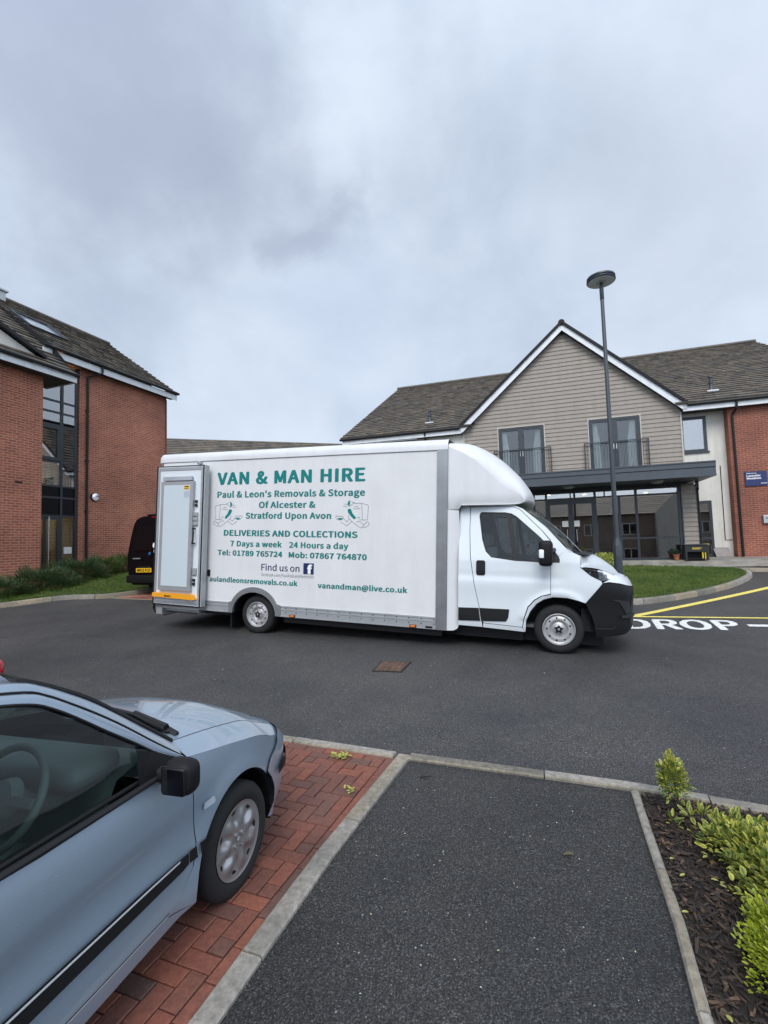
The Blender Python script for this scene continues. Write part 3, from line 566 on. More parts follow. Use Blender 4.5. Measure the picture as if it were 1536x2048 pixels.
mb = MB(); mb.tube([(3.05, 0.62, 6.66), (3.05, 0.62, 6.42), (2.74, 0.95, 6.25), (2.74, 0.95, -1.3)], .042, 8)
for z in (5.0, 3.2, 1.4, -.3): mb.box(2.68, .93, z, 2.80, .995, z+.05)
mb.build('downpipe', 'black', lb)
mb = MB(); mb.tube([(6.38, .96, 6.4), (6.38, .96, -1.2)], .030, 8); mb.build('cable_pipe', 'red_brown', lb)
mb = MB(); mb.quad((1.262, -.45, 5.60), (1.262, .675, 6.46), (1.262, .675, 6.78), (1.262, .60, 6.72)); mb.add([(1.255, .62, 6.45), (1.255, .675, 6.80), (1.255, RY, RZ+.05), (1.255, RY, RZ-.1)], [(0, 3, 2, 1)]); mb.build('verge_flashing', 'black', lb)
# glazed stairwell
mb = MB(); X = [0.52, 1.87, 2.44]; Z_ = [-1.1, 1.24, 1.85, 2.235, 3.05, 4.28, 4.73, 5.11, 6.40]
for x, t in ((0.52, .06), (1.855, .075), (2.375, .08)): mb.box(x, 1.05, -1.1, x+t, 1.15, 6.45)
for z in Z_[1:-1]:
    mb.box(.58, 1.06, z-.032, 1.855, 1.14, z+.032); mb.box(1.93, 1.06, z-.03, 2.375, 1.14, z+.03)
sw = mb.build('stair_window', 'grey_frame', lb)
for z0, z1 in zip(Z_, Z_[1:]):
    for x0, x1 in ((.58, 1.855), (1.93, 2.375)):
        if z0 == 1.24 or z0 == 1.85: pane('spandrel_panel', x0, z0+.03, x1, z1-.03, 1.09, sw, 'black_van')
        else: pane('pane', x0, z0+.03, x1, z1-.03, 1.09, sw, 'glass_stair' if z0 > 2 else 'glass_up')
mb = MB(); wframe(mb, .60, 3.08, 1.85, 4.25, 1.03, .11, .05); mb.build('opening_light', 'grey_frame', sw)
mb = MB(); wframe(mb, .58, -1.1, 1.85, 1.21, 1.03, .10, .05); mb.box(1.30, 1.03, -1.1, 1.40, 1.08, 1.2); dr = mb.build('stair_door', 'grey_frame', lb)
MB().tube([(1.44, .98, -.9), (1.44, .98, 1.2)], .014, 6).build('pull_handle', 'steel', dr)
MB().box(2.0, 1.055, -.02, 2.28, 1.062, .20).build('notice', 'paper', sw)
mb = MB(); mb.box(.5, 3.6, -1.2, 2.6, 3.65, 6.5); mb.box(.5, 1.2, -1.2, .52, 3.6, 6.5); mb.box(2.46, 1.2, -1.2, 2.47, 3.6, 6.5); mb.box(.5, 1.2, 2.0, 2.6, 1.9, 2.2)
for i in range(9): mb.box(.55, 1.7+i*.2, 2.2+i*.17, 1.6, 1.9+i*.2, 2.4+i*.17)
mb.build('stairwell', mat('stair_wall', (.42, .36, .24), .9), lb)
mb = MB()
for i in range(6): mb.tube([(1.0+.22*i, 1.5, 2.25), (1.0+.22*i, 1.5, 2.95)], .014, 5)
mb.tube([(.6, 1.5, 3.0), (2.3, 1.5, 2.85)], .022, 6); mb.tube([(.6, 1.45, 3.0), (1.2, 1.45, 2.45)], .02, 6); mb.build('stair_rail', 'black', lb)
mb = MB(); mb.rbox(1.72, 2.9, 2.45, 1.86, 3.0, 2.92, .03); mb.rbox(1.98, 2.9, 2.5, 2.10, 3.0, 2.85, .03); mb.build('stair_lamp', 'lit', lb)
for z in (1.95, 4.98, 6.3): MB().box(1.0, 2.5, z, 1.7, 3.1, z+.04).build('ceiling_light_and_fill', 'lit', lb)  # glowing panels added only to brighten the stairwell, not known fittings
MB().box(-.25, -.004, 2.06, -.04, .01, 2.12).build('air_brick', 'black', lb)
# roof light
sp = lambda s, b: (s, 1.0+b-.02, 6.75+.718*(b+.325)+.05)
mb = MB(); P_ = [sp(1.45, 2.1), sp(2.72, 2.1), sp(2.72, 1.05), sp(1.45, 1.05)]
for a, b in zip(P_, P_[1:]+P_[:1]): mb.obox(a, b, .09, .10, (0, -.58, .81))
sk = mb.build('roof_window', 'grey_frame', lb); MB().quad(sp(1.5, 1.09), sp(2.68, 1.09), sp(2.68, 2.05), sp(1.5, 2.05)).build('pane', mat('roof_glass', (.35, .4, .45), .05, spec=1.0, coat=1.0), sk)
# small gablet over the near block
mb = MB(); mb.add([(-3.6, .0, 5.98), (.30, .0, 5.98), (-1.65, .0, 6.75), (-3.6, 1.5, 6.0), (.30, 1.5, 6.0), (-1.65, 1.5, 6.75)], [(0, 1, 2)]); gb = mb.build('gablet', 'render', lb)
mb = MB(); mb.obox((-1.65, -.08, 6.85), (.50, -.08, 5.98), .18, .10, (0, 0, 1)); mb.obox((-1.65, -.08, 6.85), (-3.8, -.08, 5.98), .18, .10, (0, 0, 1)); mb.build('verge', 'black', gb)
mb = MB(); tile_roof(mb, (.5, -.1, 6.03), (.5, .1, 6.03), (-1.65, 1.2, 6.9), (-1.65, -.1, 6.9), 7, seed=8); tile_roof(mb, (-3.8, .1, 6.03), (-3.8, -.1, 6.03), (-1.65, -.1, 6.9), (-1.65, 1.2, 6.9), 7, seed=9); mb.build('roof_slope', 'tile', gb)
# bulkhead lamp on the wall
wl = thing('wall_lamp', 'round bulkhead lamp with a chrome hood on the left brick wall', 'lamp', LF @ Matrix.Translation((3.06, 1.0, 1.97)))
MB().lathe([(0.0, -.01), (.15, -.01), (.155, -.05), (.145, -.075)], (0, 0, 0), (0, 1, 0), 28).xform(lambda x, y, z: (x, y if True else y, z)).build('lamp_body', 'black', wl, 40)
def dome(lo, hi, r, d, mb):
    P = []
    for i in range(7):
        e = i/6*math.pi/2; P.append([(r*math.cos(e)*math.cos(a), -.07-d*math.sin(e), r*math.cos(e)*math.sin(a)) for a in [lo+(hi-lo)*k/16 for k in range(17)]])
    mb.grid(P, flip=False)
mb = MB(); dome(0, math.pi, .145, .06, mb); mb.build('chrome_hood', 'chrome', wl, 60); mb = MB(); dome(math.pi, 2*math.pi, .138, .045, mb); mb.build('diffuser', 'white_vinyl', wl, 60)

# ------------------------------------------------------------------ low wing at the back, seen over the box van
bw = thing('rear_wing', 'long low tiled roof wing far behind the box van', 'building', frame((-14.5, 32, 0), (0.958, 0.288, 0)))
mb = MB(); tile_roof(mb, (-9, -2.3, 7.75), (17, -2.3, 7.75), (17, 0, 9.23), (-9, 0, 9.23), 9, tw=.4, seed=5); tile_roof(mb, (17, 2.3, 7.75), (-9, 2.3, 7.75), (-9, 0, 9.23), (17, 0, 9.23), 5, tw=1.2, seed=6); mb.build('roof', 'tile', bw)
MB().box(-9, -2.0, -.5, 17, 2.0, 7.6).build('wall', 'brick2', bw); mb = MB(); mb.box(-9, -2.34, 7.5, 17, -2.30, 7.76); mb.tube([(-9, -2.40, 7.70), (17, -2.40, 7.70)], .06, 6); mb.build('gutter', 'black', bw)
# ================================================================== RIGHT-HAND BUILDING
RF = frame((11.16, 18.2, EYE-0.956), (0.95, -0.3123, 0))
rb = thing('care_home', 'two-storey building with a boarded gable, dark canopy and glazed entrance, on the right', 'building', RF)
GL, GR, GC, GE, GA = -7.98, 0.30, -3.78, 5.72, 9.42            # gable left/right/centre, eaves and apex height
def gx(z):                                                    # gable limits at height z
    if z <= GE: return GL, GR
    k = (z-GE)/(GA-GE); return GL+(GC-GL)*k, GR+(GC-GR)*k
WIN = [(-6.496, -4.684), (-2.944, -1.117)]; WZ0, WZ1 = 3.42, 5.645
mb = MB(); rows = [2.9+.17*i for i in range(40)]; rows = sorted([z for z in rows if abs(z-WZ1) > .05 and z < GA-.1]+[WZ1, GA-.08])
for z0, z1 in zip(rows, rows[1:]):
    a0, b0 = gx(z0); a1, b1 = gx(z1); spans = [(a0, b0, a1, b1)]
    if z0 < WZ1-.01 and z1 > WZ0: spans = [(a0, WIN[0][0]-.02, a1, WIN[0][0]-.02), (WIN[0][1]+.02, WIN[1][0]-.02, WIN[0][1]+.02, WIN[1][0]-.02), (WIN[1][1]+.02, b0, WIN[1][1]+.02, b1)]
    for (p, q, r_, s_) in spans: mb.add([(p, -.034, z0), (q, -.034, z0), (s_, -.008, z1), (r_, -.008, z1), (p, -.004, z0), (q, -.004, z0)], [(0, 1, 2, 3), (4, 5, 1, 0)])
mb.build('boarding', 'siding', rb)
trim_ = mat('pale_trim', (.42, .39, .35), .6); MB().box(GR-.03, -.045, 2.9, GR+.025, .40, 5.62).build('corner_trim', trim_, rb); MB().box(GL-.025, -.045, 2.9, GL+.03, .4, 5.62).build('corner_trim', trim_, rb)
for x0, x1 in WIN:
    mb = MB(); mb.box(x0-.05, -.04, WZ0, x0-.012, .02, WZ1+.05); mb.box(x1+.012, -.04, WZ0, x1+.05, .02, WZ1+.05); mb.box(x0-.012, -.04, WZ1+.012, x1+.012, .02, WZ1+.05); mb.build('opening_trim', trim_, rb)
def bars(x0, x1, top, bot, y, step=.105):
    mb = MB(); mb.box(x0, y-.02, top-.035, x1, y+.02, top); mb.box(x0, y-.02, bot, x1, y+.02, bot+.035)
    mb.box(x0, y-.02, bot, x0+.035, y+.02, top); mb.box(x1-.035, y-.02, bot, x1, y+.02, top); n = int((x1-x0)/step)
    for i in range(1, n): x = x0+(x1-x0)*i/n; mb.box(x-.007, y-.007, bot+.03, x+.007, y+.007, top-.03)
    for x in (x0+.0, x1-.03):
        mb.box(x, y+.02, top-.03, x+.025, -.03, top); mb.box(x, y+.02, bot, x+.025, -.03, bot+.03)
        for k in range(5): z = bot+(top-bot)*(k+1)/6; mb.box(x+.005, y+.02, z, x+.02, -.03, z+.014)
        mb.box(x+.005, y*.5-.008, bot, x+.02, y*.5+.008, top)
    return mb
for i, (x0, x1) in enumerate(WIN):
    mb = MB(); wframe(mb, x0, WZ0, x1, WZ1, -.02, .065, .09); xm = (x0+x1)/2; mb.box(xm-.055, -.02, WZ0, xm+.055, .07, WZ1); wframe(mb, x0+.065, WZ0+.05, xm-.05, WZ1-.06, -.005, .07, .06); wframe(mb, xm+.05, WZ0+.05, x1-.065, WZ1-.06, -.005, .07, .06)
    d = mb.build('balcony_door', 'grey_frame', rb); pane('pane', x0+.13, WZ0+.11, xm-.11, WZ1-.12, .03, d, 'glass_up'); pane('pane', xm+.11, WZ0+.11, x1-.13, WZ1-.12, .03, d, 'glass_up')
    mb = MB()
    for s in (-.05, .05): mb.tube([(xm+s, -.06, 4.40), (xm+s, -.06, 4.62)], .014, 6)
    mb.build('handle', 'white_vinyl', d)
    mb = MB()
    def drape_c(a, b, zt, sq):
        P = []
        for j in range(9):
            z = WZ0+.05+(zt-WZ0-.05)*j/8; k = sq*max(0, (j/8-.55))*1.6; w0, w1 = (a, b-(b-a)*k) if sq >= 0 else (a+(b-a)*-k, b); P.append([(w0+(w1-w0)*q/24, .16+.022*math.sin(q*1.7), z) for q in range(25)])
        mb.grid(P)
    drape_c(x0+.1, x0+.42, WZ1-.05, .6); drape_c(x1-.45, x1-.1, WZ1-.05, -.6); mb.build('curtain', 'curtain', d, 60)
    mb = MB(); mb.box(x0, 2.2, WZ0, x1, 2.25, WZ1+.1); mb.box(x0-.3, .2, WZ1-.02, x1+.3, 2.2, WZ1+.02); mb.box(x0-.3, .2, WZ0-.02, x1+.3, 2.2, WZ0); mb.box(x0-.32, .2, WZ0, x0-.3, 2.2, WZ1); mb.box(x1+.3, .2, WZ0, x1+.32, 2.2, WZ1); mb.box(x0+.4, 1.0, WZ0, x1-.4, 1.3, WZ0+.75); mb.build('room', mat('pale_room_%d' % i, (.26, .27, .29), .9), d)
    bars(x0-.225, x1+.265, 4.70, 3.50, -.13).build('balcony_railing', 'grey_frame', rb)
# gable roof, verges
ax_z, ez, vy = 9.72, 5.86, -.28
def slopepts(u_e, seed):
    mb = MB(); A_e, A_r = Vector((u_e, vy, ez)), Vector((GC, vy, ax_z)); yb_e, yb_r = .0, 7.0; n = 17
    r = random.Random(seed)
    nm = Vector((-(ax_z-ez)*(1 if u_e > GC else -1)*-1, 0, abs(u_e-GC))).normalized()
    for i in range(n):
        t0, t1 = i/n, min(1, (i+1.1)/n); p0, p1 = A_e.lerp(A_r, t0), A_e.lerp(A_r, t1); y0, y1 = yb_e+(yb_r-yb_e)*t0+.4, yb_e+(yb_r-yb_e)*t1+.4; ys = [vy+(y0-vy)*k/max(1, round((y0-vy)/.33)) for k in range(max(1, round((y0-vy)/.33))+1)]
        for a, b in zip(ys, ys[1:]):
            e = .055*r.uniform(.85, 1.15); mb.add([(p0.x+nm.x*e, a, p0.z+nm.z*e), (p0.x+nm.x*e, b, p0.z+nm.z*e), (p1.x+nm.x*.015, b, p1.z+nm.z*.015), (p1.x+nm.x*.015, a, p1.z+nm.z*.015), (p0.x, a, p0.z), (p0.x, b, p0.z), (p1.x, a, p1.z)], [(0, 1, 2, 3), (4, 5, 1, 0), (4, 0, 3, 6)])
    return mb
mb = slopepts(.47, 1); s2 = slopepts(-8.09, 2); mb.add(s2.v, s2.f); gr = mb.build('gable_roof', 'tile', rb)
MB().tube([(GC, vy-.04, ax_z+.02), (GC, 7, ax_z+.02)], .13, 10).build('ridge_tile', 'trim_dark', gr)
mb = MB()
for ue in (.47, -8.09): mb.obox((ue, vy-.02, ez+.03), (GC, vy-.02, ax_z+.03), .10, .10, (0, -1, 0))
mb.build('dry_verge', 'trim_dark', gr)
mb = MB()
def barge(ue, s):
    f = lambda x, y: None
    pts = [(ue, ez-.25), (ue, ez-.0), (GC, ax_z-.03), (GC, ax_z-.30), (ue-s*.10, ez-.25)]
    mb.prism(pts if s < 0 else pts[::-1], lambda x, z: (x, vy, z), lambda x, z: (x, vy+.03, z))
barge(.47, 1); barge(-8.09, -1); mb.build('bargeboard', 'upvc', rb)
mb = MB()
for ue in (.40, -8.02): mb.quad((ue, vy+.03, ez-.23), (GC, vy+.03, ax_z-.30), (GC, 0, ax_z-.30), (ue, 0, ez-.23))
mb.build('verge_soffit', 'soffit', rb)
# main roofs left and right of the gable, running back to a common ridge
mb = MB(); tile_roof(mb, (-13.65, -.36, 5.86), (-7.6, -.36, 5.86), (-3.78, 10, 11.32), (-13.75, 10, 11.32), 34, seed=11, lift=.05); tile_roof(mb, (.1, -.36, 5.86), (6.6, -.36, 5.86), (6.6, 10, 11.32), (-3.78, 10, 11.32), 34, seed=12, lift=.05); mr = mb.build('main_roof', 'tile', rb)
MB().quad((6.6, 20, 5.9), (-13.7, 20, 5.9), (-13.7, 10, 11.3), (6.6, 10, 11.3)).build('back_slope', 'tile', mr)
MB().tube([(-13.8, 10, 11.35), (6.62, 10, 11.35)], .12, 8).build('ridge_tile', 'tile', mr)
MB().box(.33, -.28, 5.57, 6.6, -.255, 5.80).build('fascia', 'upvc', rb); MB().box(-13.6, -.28, 5.57, -8.05, -.255, 5.80).build('fascia', 'upvc', rb)
MB().box(.33, -.255, 5.60, 6.6, .385, 5.62).build('soffit', 'soffit', rb); MB().box(-13.6, -.255, 5.60, -8.05, .0, 5.62).build('soffit', 'soffit', rb)
mb = MB(); mb.tube([(.47, -.34, 5.80), (6.6, -.34, 5.80)], .06, 8); mb.build('gutter', 'black', rb); mb = MB(); mb.tube([(-13.7, -.34, 5.80), (-8.1, -.34, 5.80)], .06, 8); mb.tube([(-9.65, -.34, 5.78), (-9.65, -.2, 5.5), (-9.65, -.06, 5.3), (-9.65, -.06, 0)], .04, 8); mb.build('gutter', 'black', rb)
def rvent(u, y):
    z = 5.86+.527*(y+.36); mb = MB(); mb.lathe([(.0, .62), (.075, .62), (.085, .56), (.05, .54), (.05, .40), (.085, .38), (.085, .33), (.06, .31), (.06, .06), (.11, .0), (.12, -.1)], (u, y, z), (0, 0, 1), 14); o = mb.build('roof_vent', 'post', rb, 40)
    mb = MB(); mb.rbox(u-.2, y-.22, z-.06, u+.2, y+.15, z+.02, .02); mb.build('vent_flashing', 'dull_alu', o)
rvent(1.62, .84); rvent(-9.6, .66)
# wing walls
mb = MB(); mb.box(1.82, 0, -.4, 7, 3.5, 5.61); mb.build('brick_wall', 'brick2', rb)
mb = MB(); mb.box(-13.3, .02, -.4, -8.0, 3.5, 5.59); mb.build('rendered_wall', 'render', rb)
mb = MB(); x0, x1, zb, zt = .35, 1.226, 4.088, 5.458
mb.box(.30, .39, 2.2, 1.82, .5, zb); mb.box(x1, .39, zb, 1.82, .5, zt); mb.box(.30, .39, zt, 1.82, .5, 5.60); mb.box(.30, .39, zb, x0, .5, zt); mb.box(1.218, .39, -.3, 1.82, .5, 2.2); mb.box(.30, .39, -.3, .5, .5, 2.2); mb.build('rendered_wall', 'render', rb)
mb = MB(); wframe(mb, x0, zb, x1, zt, .36, .10, .08); mb.box(x0-.02, .33, zb-.05, x1+.05, .40, zb+.01); d = mb.build('window', 'grey_frame', rb); pane('pane', x0+.1, zb+.1, x1-.1, zt-.1, .40, d); MB().box(x0, 1.6, zb, x1, 1.65, zt).build('blind', 'room', d)
MB().rbox(x0+.13, .8, zb+.62, x0+.22, .9, zb+.70, .03).build('lit_lamp', 'lit', d)
mb = MB(); wframe(mb, .5, .08, 1.218, 2.19, .37, .09, .07); mb.box(.59, .37, .72, 1.13, .44, .82); d = mb.build('side_door', 'grey_frame', rb); pane('pane', .59, .82, 1.13, 2.10, .40, d); pane('pane', .59, .17, 1.13, .72, .40, d); MB().box(.5, .9, 0, 1.218, .95, 2.2).build('blind', 'curtain', d)
mb = MB(); mb.tube([(1.585, .37, 3.5), (1.575, .37, .69), (1.80, .37, .69)], .013, 6); mb.build('cable_conduit', 'trim_dark', rb)
mb = MB(); mb.tube([(2.03, -.34, 5.76), (2.03, -.3, 5.5), (1.95, -.06, 5.3), (1.97, -.06, .08)], .042, 8); mb.build('downpipe', 'black', rb)
# canopy over the entrance
mb = MB(); y0 = -2.92; prof = [(y0, 2.80), (y0, 2.86), (y0+.03, 2.88), (y0+.03, 3.08), (y0, 3.10), (y0, 3.24), (y0-.025, 3.25), (y0-.025, 3.29), (y0+.1, 3.30), (-.05, 3.40), (-.05, 2.80)]
mb.prism(prof, lambda y, z: (-8.4, y, z), lambda y, z: (.46, y, z)); cn = mb.build('canopy', 'canopy', rb)
for k, u in enumerate((-1.1, -3.95)): MB().lathe([(0, -.09), (.13, -.08), (.19, -.04), (.20, .0)], (u, -2.2, 2.80), (0, 0, 1), 20).build('soffit_light', mat('opal_%d' % k, (.30, .32, .30), .3), cn, 40)
mb = MB(); mb.tube([(.33, -1.32, 2.8), (.33, -1.32, 2.62), (.31, -1.40, 2.5)], .05, 8); mb.tube([(.31, -1.40, 2.5), (.31, -1.40, .1)], .03, 8); mb.build('canopy_downpipe', 'black', rb)
# glazed entrance lobby
py = -1.35; mb = MB(); M_ = [-8.0, -6.6, -5.18, -4.733, -3.01, -1.638, -.27]
mb.box(-8.1, py-.03, 2.62, -.19, py+.10, 2.80); mb.box(-8.1, py-.02, .03, -.19, py+.09, .14)
for x in M_: mb.box(x-.04, py-.02, .14, x+.04, py+.09, 2.62)
for x0, x1 in ((-8, -6.6), (-6.6, -5.18), (-5.18, -4.733), (-3.01, -1.638), (-1.638, -.27)): mb.box(x0+.04, py-.012, 2.39, x1-.04, py+.08, 2.45)
for x0, x1 in ((-8, -6.6), (-6.6, -5.18), (-1.638, -.27), (-2.2, -1.638)): mb.box(x0+.04, py-.012, .83, x1-.04, py+.08, .89)
mb.box(-4.69, py-.012, 2.30, -3.05, py+.08, 2.45); mb.box(-2.70, py-.012, 2.45, -2.66, py+.08, 2.62); mb.box(-3.88, py-.012, 2.45, -3.84, py+.08, 2.62); mb.box(-2.24, py-.012, .14, -2.16, py+.08, 2.39)
es = mb.build('entrance_screen', 'grey_frame', rb)
for x0, x1, zs in ((-8, -6.6, (.14, .86, 2.42, 2.62)), (-6.6, -5.18, (.14, .86, 2.42, 2.62)), (-5.18, -4.733, (.14, 2.42, 2.62)), (-4.733, -3.01, (2.45, 2.62)), (-3.01, -1.638, (.14, 2.42, 2.62)), (-1.638, -.27, (.14, .86, 2.42, 2.62))):
    for z0, z1 in zip(zs, zs[1:]): pane('pane', x0+.03, z0, x1-.03, z1, py+.03, es)
for k, (x0, x1) in enumerate(((-4.69, -3.875), (-3.865, -3.05))):
    mb = MB(); wframe(mb, x0, .05, x1, 2.30, py-.005, .09, .06); d = mb.build('entrance_door', 'grey_frame', rb); pane('pane', x0+.09, .14, x1-.09, 2.21, py+.02, d)
    hx = x1-.16 if k == 0 else x0+.16
    mb = MB(); mb.tube([(hx, py-.05, .8), (hx, py-.05, 1.25)], .013, 6); mb.build('handle', 'steel', d); nx = (-4.2, -3.80)[k]; MB().box(nx, py+.008, 1.36, nx+.22, py+.014, 1.58).build('notice', 'paper', d)
MB().box(-2.55, py+.1, 1.82, -2.2, py+.108, 2.05).build('notice', 'paper', es)
mb = MB(); rows = [.06+.165*i for i in range(17)]
for z0, z1 in zip(rows, rows[1:]): mb.add([(-.19, py-.034, z0), (.29, py-.034, z0), (.29, py-.008, z1), (-.19, py-.008, z1), (-.19, py, z0), (.29, py, z0), (.29, .36, z0), (.29, .36, z1)], [(0, 1, 2, 3), (4, 5, 1, 0), (1, 6, 7, 2)])
pr = mb.build('boarded_pier', 'siding', rb); mb = MB(); mb.box(-.215, py-.045, .06, -.18, py+.02, 2.8); mb.box(.265, py-.045, .06, .30, py+.02, 2.8); mb.build('edge_trim', 'canopy', pr)
mb = MB(); mb.box(-8.1, 3.2, 0, .25, 3.25, 2.8); mb.box(-8.1, py+.1, 0, -8.05, 3.2, 2.8); mb.box(.2, .4, 0, .25, 3.2, 2.8); mb.box(-8.1, py+.1, 2.72, .25, 3.2, 2.75); mb.build('lobby', 'room', rb)
MB().box(-8.1, py+.1, .06, .25, 3.2, .075).build('lobby_floor', 'board', rb)
for u, v in ((-4.6, -.2), (-3.2, .6), (-1.6, -.4), (-.8, 1.4), (-6.2, .6), (-2.4, 2.2)): MB().lathe([(0, 2.70), (.06, 2.70), (.07, 2.718)], (u, v, 0), (0, 0, 1), 14).build('ceiling_light_and_fill', 'lit', rb)
mb = MB(); mb.box(-5.6, 2.4, .08, -3.8, 2.9, 1.15); mb.box(-5.65, 2.3, 1.12, -3.75, 2.95, 1.17); mb.build('reception_desk', 'red_brown', rb)
MB().box(-4.9, 3.17, 1.3, -4.0, 3.19, 2.0).build('notice_board', 'paper', rb); MB().box(-1.9, 3.17, 1.2, -.9, 3.19, 1.9).build('picture', 'trim_dark', rb)
mb = MB(); mb.box(-2.95, -.6, .08, -2.05, -.52, 2.2); mb.build('inner_door', mat('blue_grey_door', (.07, .085, .10), .5), rb); mb = MB(); mb.box(-1.2, 1.2, .08, -.5, 1.7, .55); mb.box(-1.2, 1.6, .5, -.5, 1.7, .95); mb.build('lobby_chair', mat('violet_grey', (.09, .08, .12), .8), rb)
# things on and against the building
sg = thing('building_sign', 'navy sign with white lettering on the right-hand brick wall', 'sign', RF)
MB().rbox(2.20, -.04, 2.625, 2.875, -.004, 3.16, .006).build('sign_panel', 'sign_navy', sg)
sf = lambda x, z: (x, -.043, z)
mb = lettering('Welcome to', sf, 2.255, 2.56, 3.075, .036, .03); lettering('Lavender', sf, 2.255, 2.69, 2.965, .075, .03, mb=mb); lettering('Meadows', sf, 2.255, 2.70, 2.87, .075, .03, mb=mb); mb.box(2.68, -.043, 2.705, 2.83, -.042, 2.722); mb.rbox(2.835, -.0435, 2.70, 2.86, -.042, 2.727, .0006); mb.build('sign_lettering', 'white_vinyl', sg)
kb = thing('wall_box', 'pale grey box with a round lock on the right-hand brick wall', 'box', RF); MB().rbox(2.65, -.10, 1.25, 2.93, -.004, 1.55, .015).build('box_body', 'dull_alu', kb); MB().lathe([(0, -.012), (.022, -.012), (.025, 0)], (2.75, -.10, 1.44), (0, 1, 0), 12).build('lock', 'black', kb)
bd = MB().prism([(1.20, 0), (1.68, 0), (1.645, .50), (1.14, .50)], lambda x, z: (x, .22+.30*(z-.06)/.5-.0, z+.07), lambda x, z: (x, .25+.30*(z-.06)/.5, z+.07)); tag(bd.build('leaning_board', 'board', mtx=RF), 'flat grey board leaning against the cream wall by the drainpipe', 'board')
bn = thing('work_bench', 'dark grey plastic work bench with yellow lettering in front of the boarded pier', 'bench', RF @ Matrix.Translation((0.03, -1.70, .055)))
mb = MB(); mb.rbox(-.36, -.2, .49, .36, .17, .545, .012); mb.build('bench_top', 'bench_grey', bn); mb = MB(); mb.rbox(-.34, -.18, .28, .34, -.15, .50, .01); mb.build('apron', 'bench_grey', bn); mb = MB(); mb.rbox(-.3, -.14, .02, .3, .1, .06, .01); mb.rbox(-.3, .08, .05, .3, .10, .28, .01); mb.build('shelf', 'trim_dark', bn)
for x in (-.32, .32):
    mb = MB(); mb.rbox(x-.035, -.19, 0, x+.035, -.12, .50, .012); mb.rbox(x-.03, .1, 0, x+.03, .16, .5, .012); mb.build('leg', 'bench_grey', bn)
mb = MB(); 
for z, n in ((.405, 11), (.37, 9)):
    for i in range(n): mb.box(-.13+.026*i, -.1825, z, -.13+.026*i+.018, -.181, z+.022)
mb.build('printed_lettering', 'yellow_pl', bn); mb = MB(); mb.rbox(.16, -.15, .06, .2, -.11, .32, .012); mb.rbox(.24, -.15, .03, .27, -.11, .3, .01); mb.build('clamp', 'yellow_pl', bn)
yb = thing('yellow_crate', 'yellow plastic tub standing behind the grey bench at the side door', 'tub', RF @ Matrix.Translation((.66, -.35, .06)))
MB().rbox(-.13, -.12, 0, .13, .12, .47, .03).build('tub_body', 'yellow_pl', yb); MB().rbox(-.15, -.14, .47, .15, .14, .52, .02).build('rim', 'yellow_pl', yb)
pt = thing('plant_pot', 'small green plant in a terracotta pot beside the entrance glass', 'plant pot', RF @ Matrix.Translation((-.53, -1.62, .055)))
MB().lathe([(0, .17), (.085, .17), (.095, .205), (.11, .205), (.11, .16), (.095, .155), (.07, .0), (0, .0)], (0, 0, 0), (0, 0, 1), 20).build('pot', 'terracotta', pt, 40)
mb = MB(); mb.c = []; r = random.Random(5)
for _ in range(130):
    a, e = r.uniform(0, 6.28), r.uniform(.4, 1.5); d = Vector((math.cos(a)*math.cos(e), math.sin(a)*math.cos(e), math.sin(e))); p = Vector((d.x*.06, d.y*.06, .18)); c = (.018+.02*r.random(), .05+.03*r.random(), .03); s = d.cross(Vector((0, 0, 1))).normalized()*.008; ln = r.uniform(.12, .26)
    mb.add([p-s, p+s, p+d*ln*.6+s*1.2, p+d*ln, p+d*ln*.6-s*1.2], [(0, 1, 2, 3, 4)], 0, [c]*5)
mb.build('foliage', 'leaf', pt)

# ------------------------------------------------------------------ terrace across the road behind the camera (seen in the entrance glass)
ob_ = thing('opposite_terrace', 'brick terrace with white windows behind the viewer, mirrored in the entrance glass', 'building', frame((3, -23, EYE-3.9), (-0.95, 0.3123, 0)))
MB().box(-30, 0, 0, 30, 8, 6.4).build('wall', brickmat('brown_brick', (.26, .19, .15), (.20, .145, .12), (.30, .26, .22)), ob_); mb = MB(); tile_roof(mb, (-30.4, -.4, 6.3), (30.4, -.4, 6.3), (30.4, 4, 8.6), (-30.4, 4, 8.6), 9, tw=1.2, seed=21); tile_roof(mb, (30.4, 8.4, 6.3), (-30.4, 8.4, 6.3), (-30.4, 4, 8.6), (30.4, 4, 8.6), 4, tw=3, seed=22); mb.build('roof', 'tile', ob_)
for i in range(15):
    for z in (1.2, 4.0):
        u = -28+i*4.0; mb = MB(); wframe(mb, u, z, u+1.5, z+1.3, -.03, .09, .06); mb.box(u+.7, -.03, z, u+.8, .03, z+1.3); f_ = mb.build('window', 'upvc', ob_); MB().box(u+.09, .0, z+.09, u+1.41, .012, z+1.21).build('pane', 'black', f_)
for u in (-20, -4, 12):
    mb = MB(); mb.box(u-2.2, -1.2, 0, u+2.2, 0, 6.3); mb.add([(u-2.4, -1.2, 6.3), (u+2.4, -1.2, 6.3), (u, -1.2, 8.7)], [(0, 1, 2)]); mb.build('gable_bay', 'render', ob_)
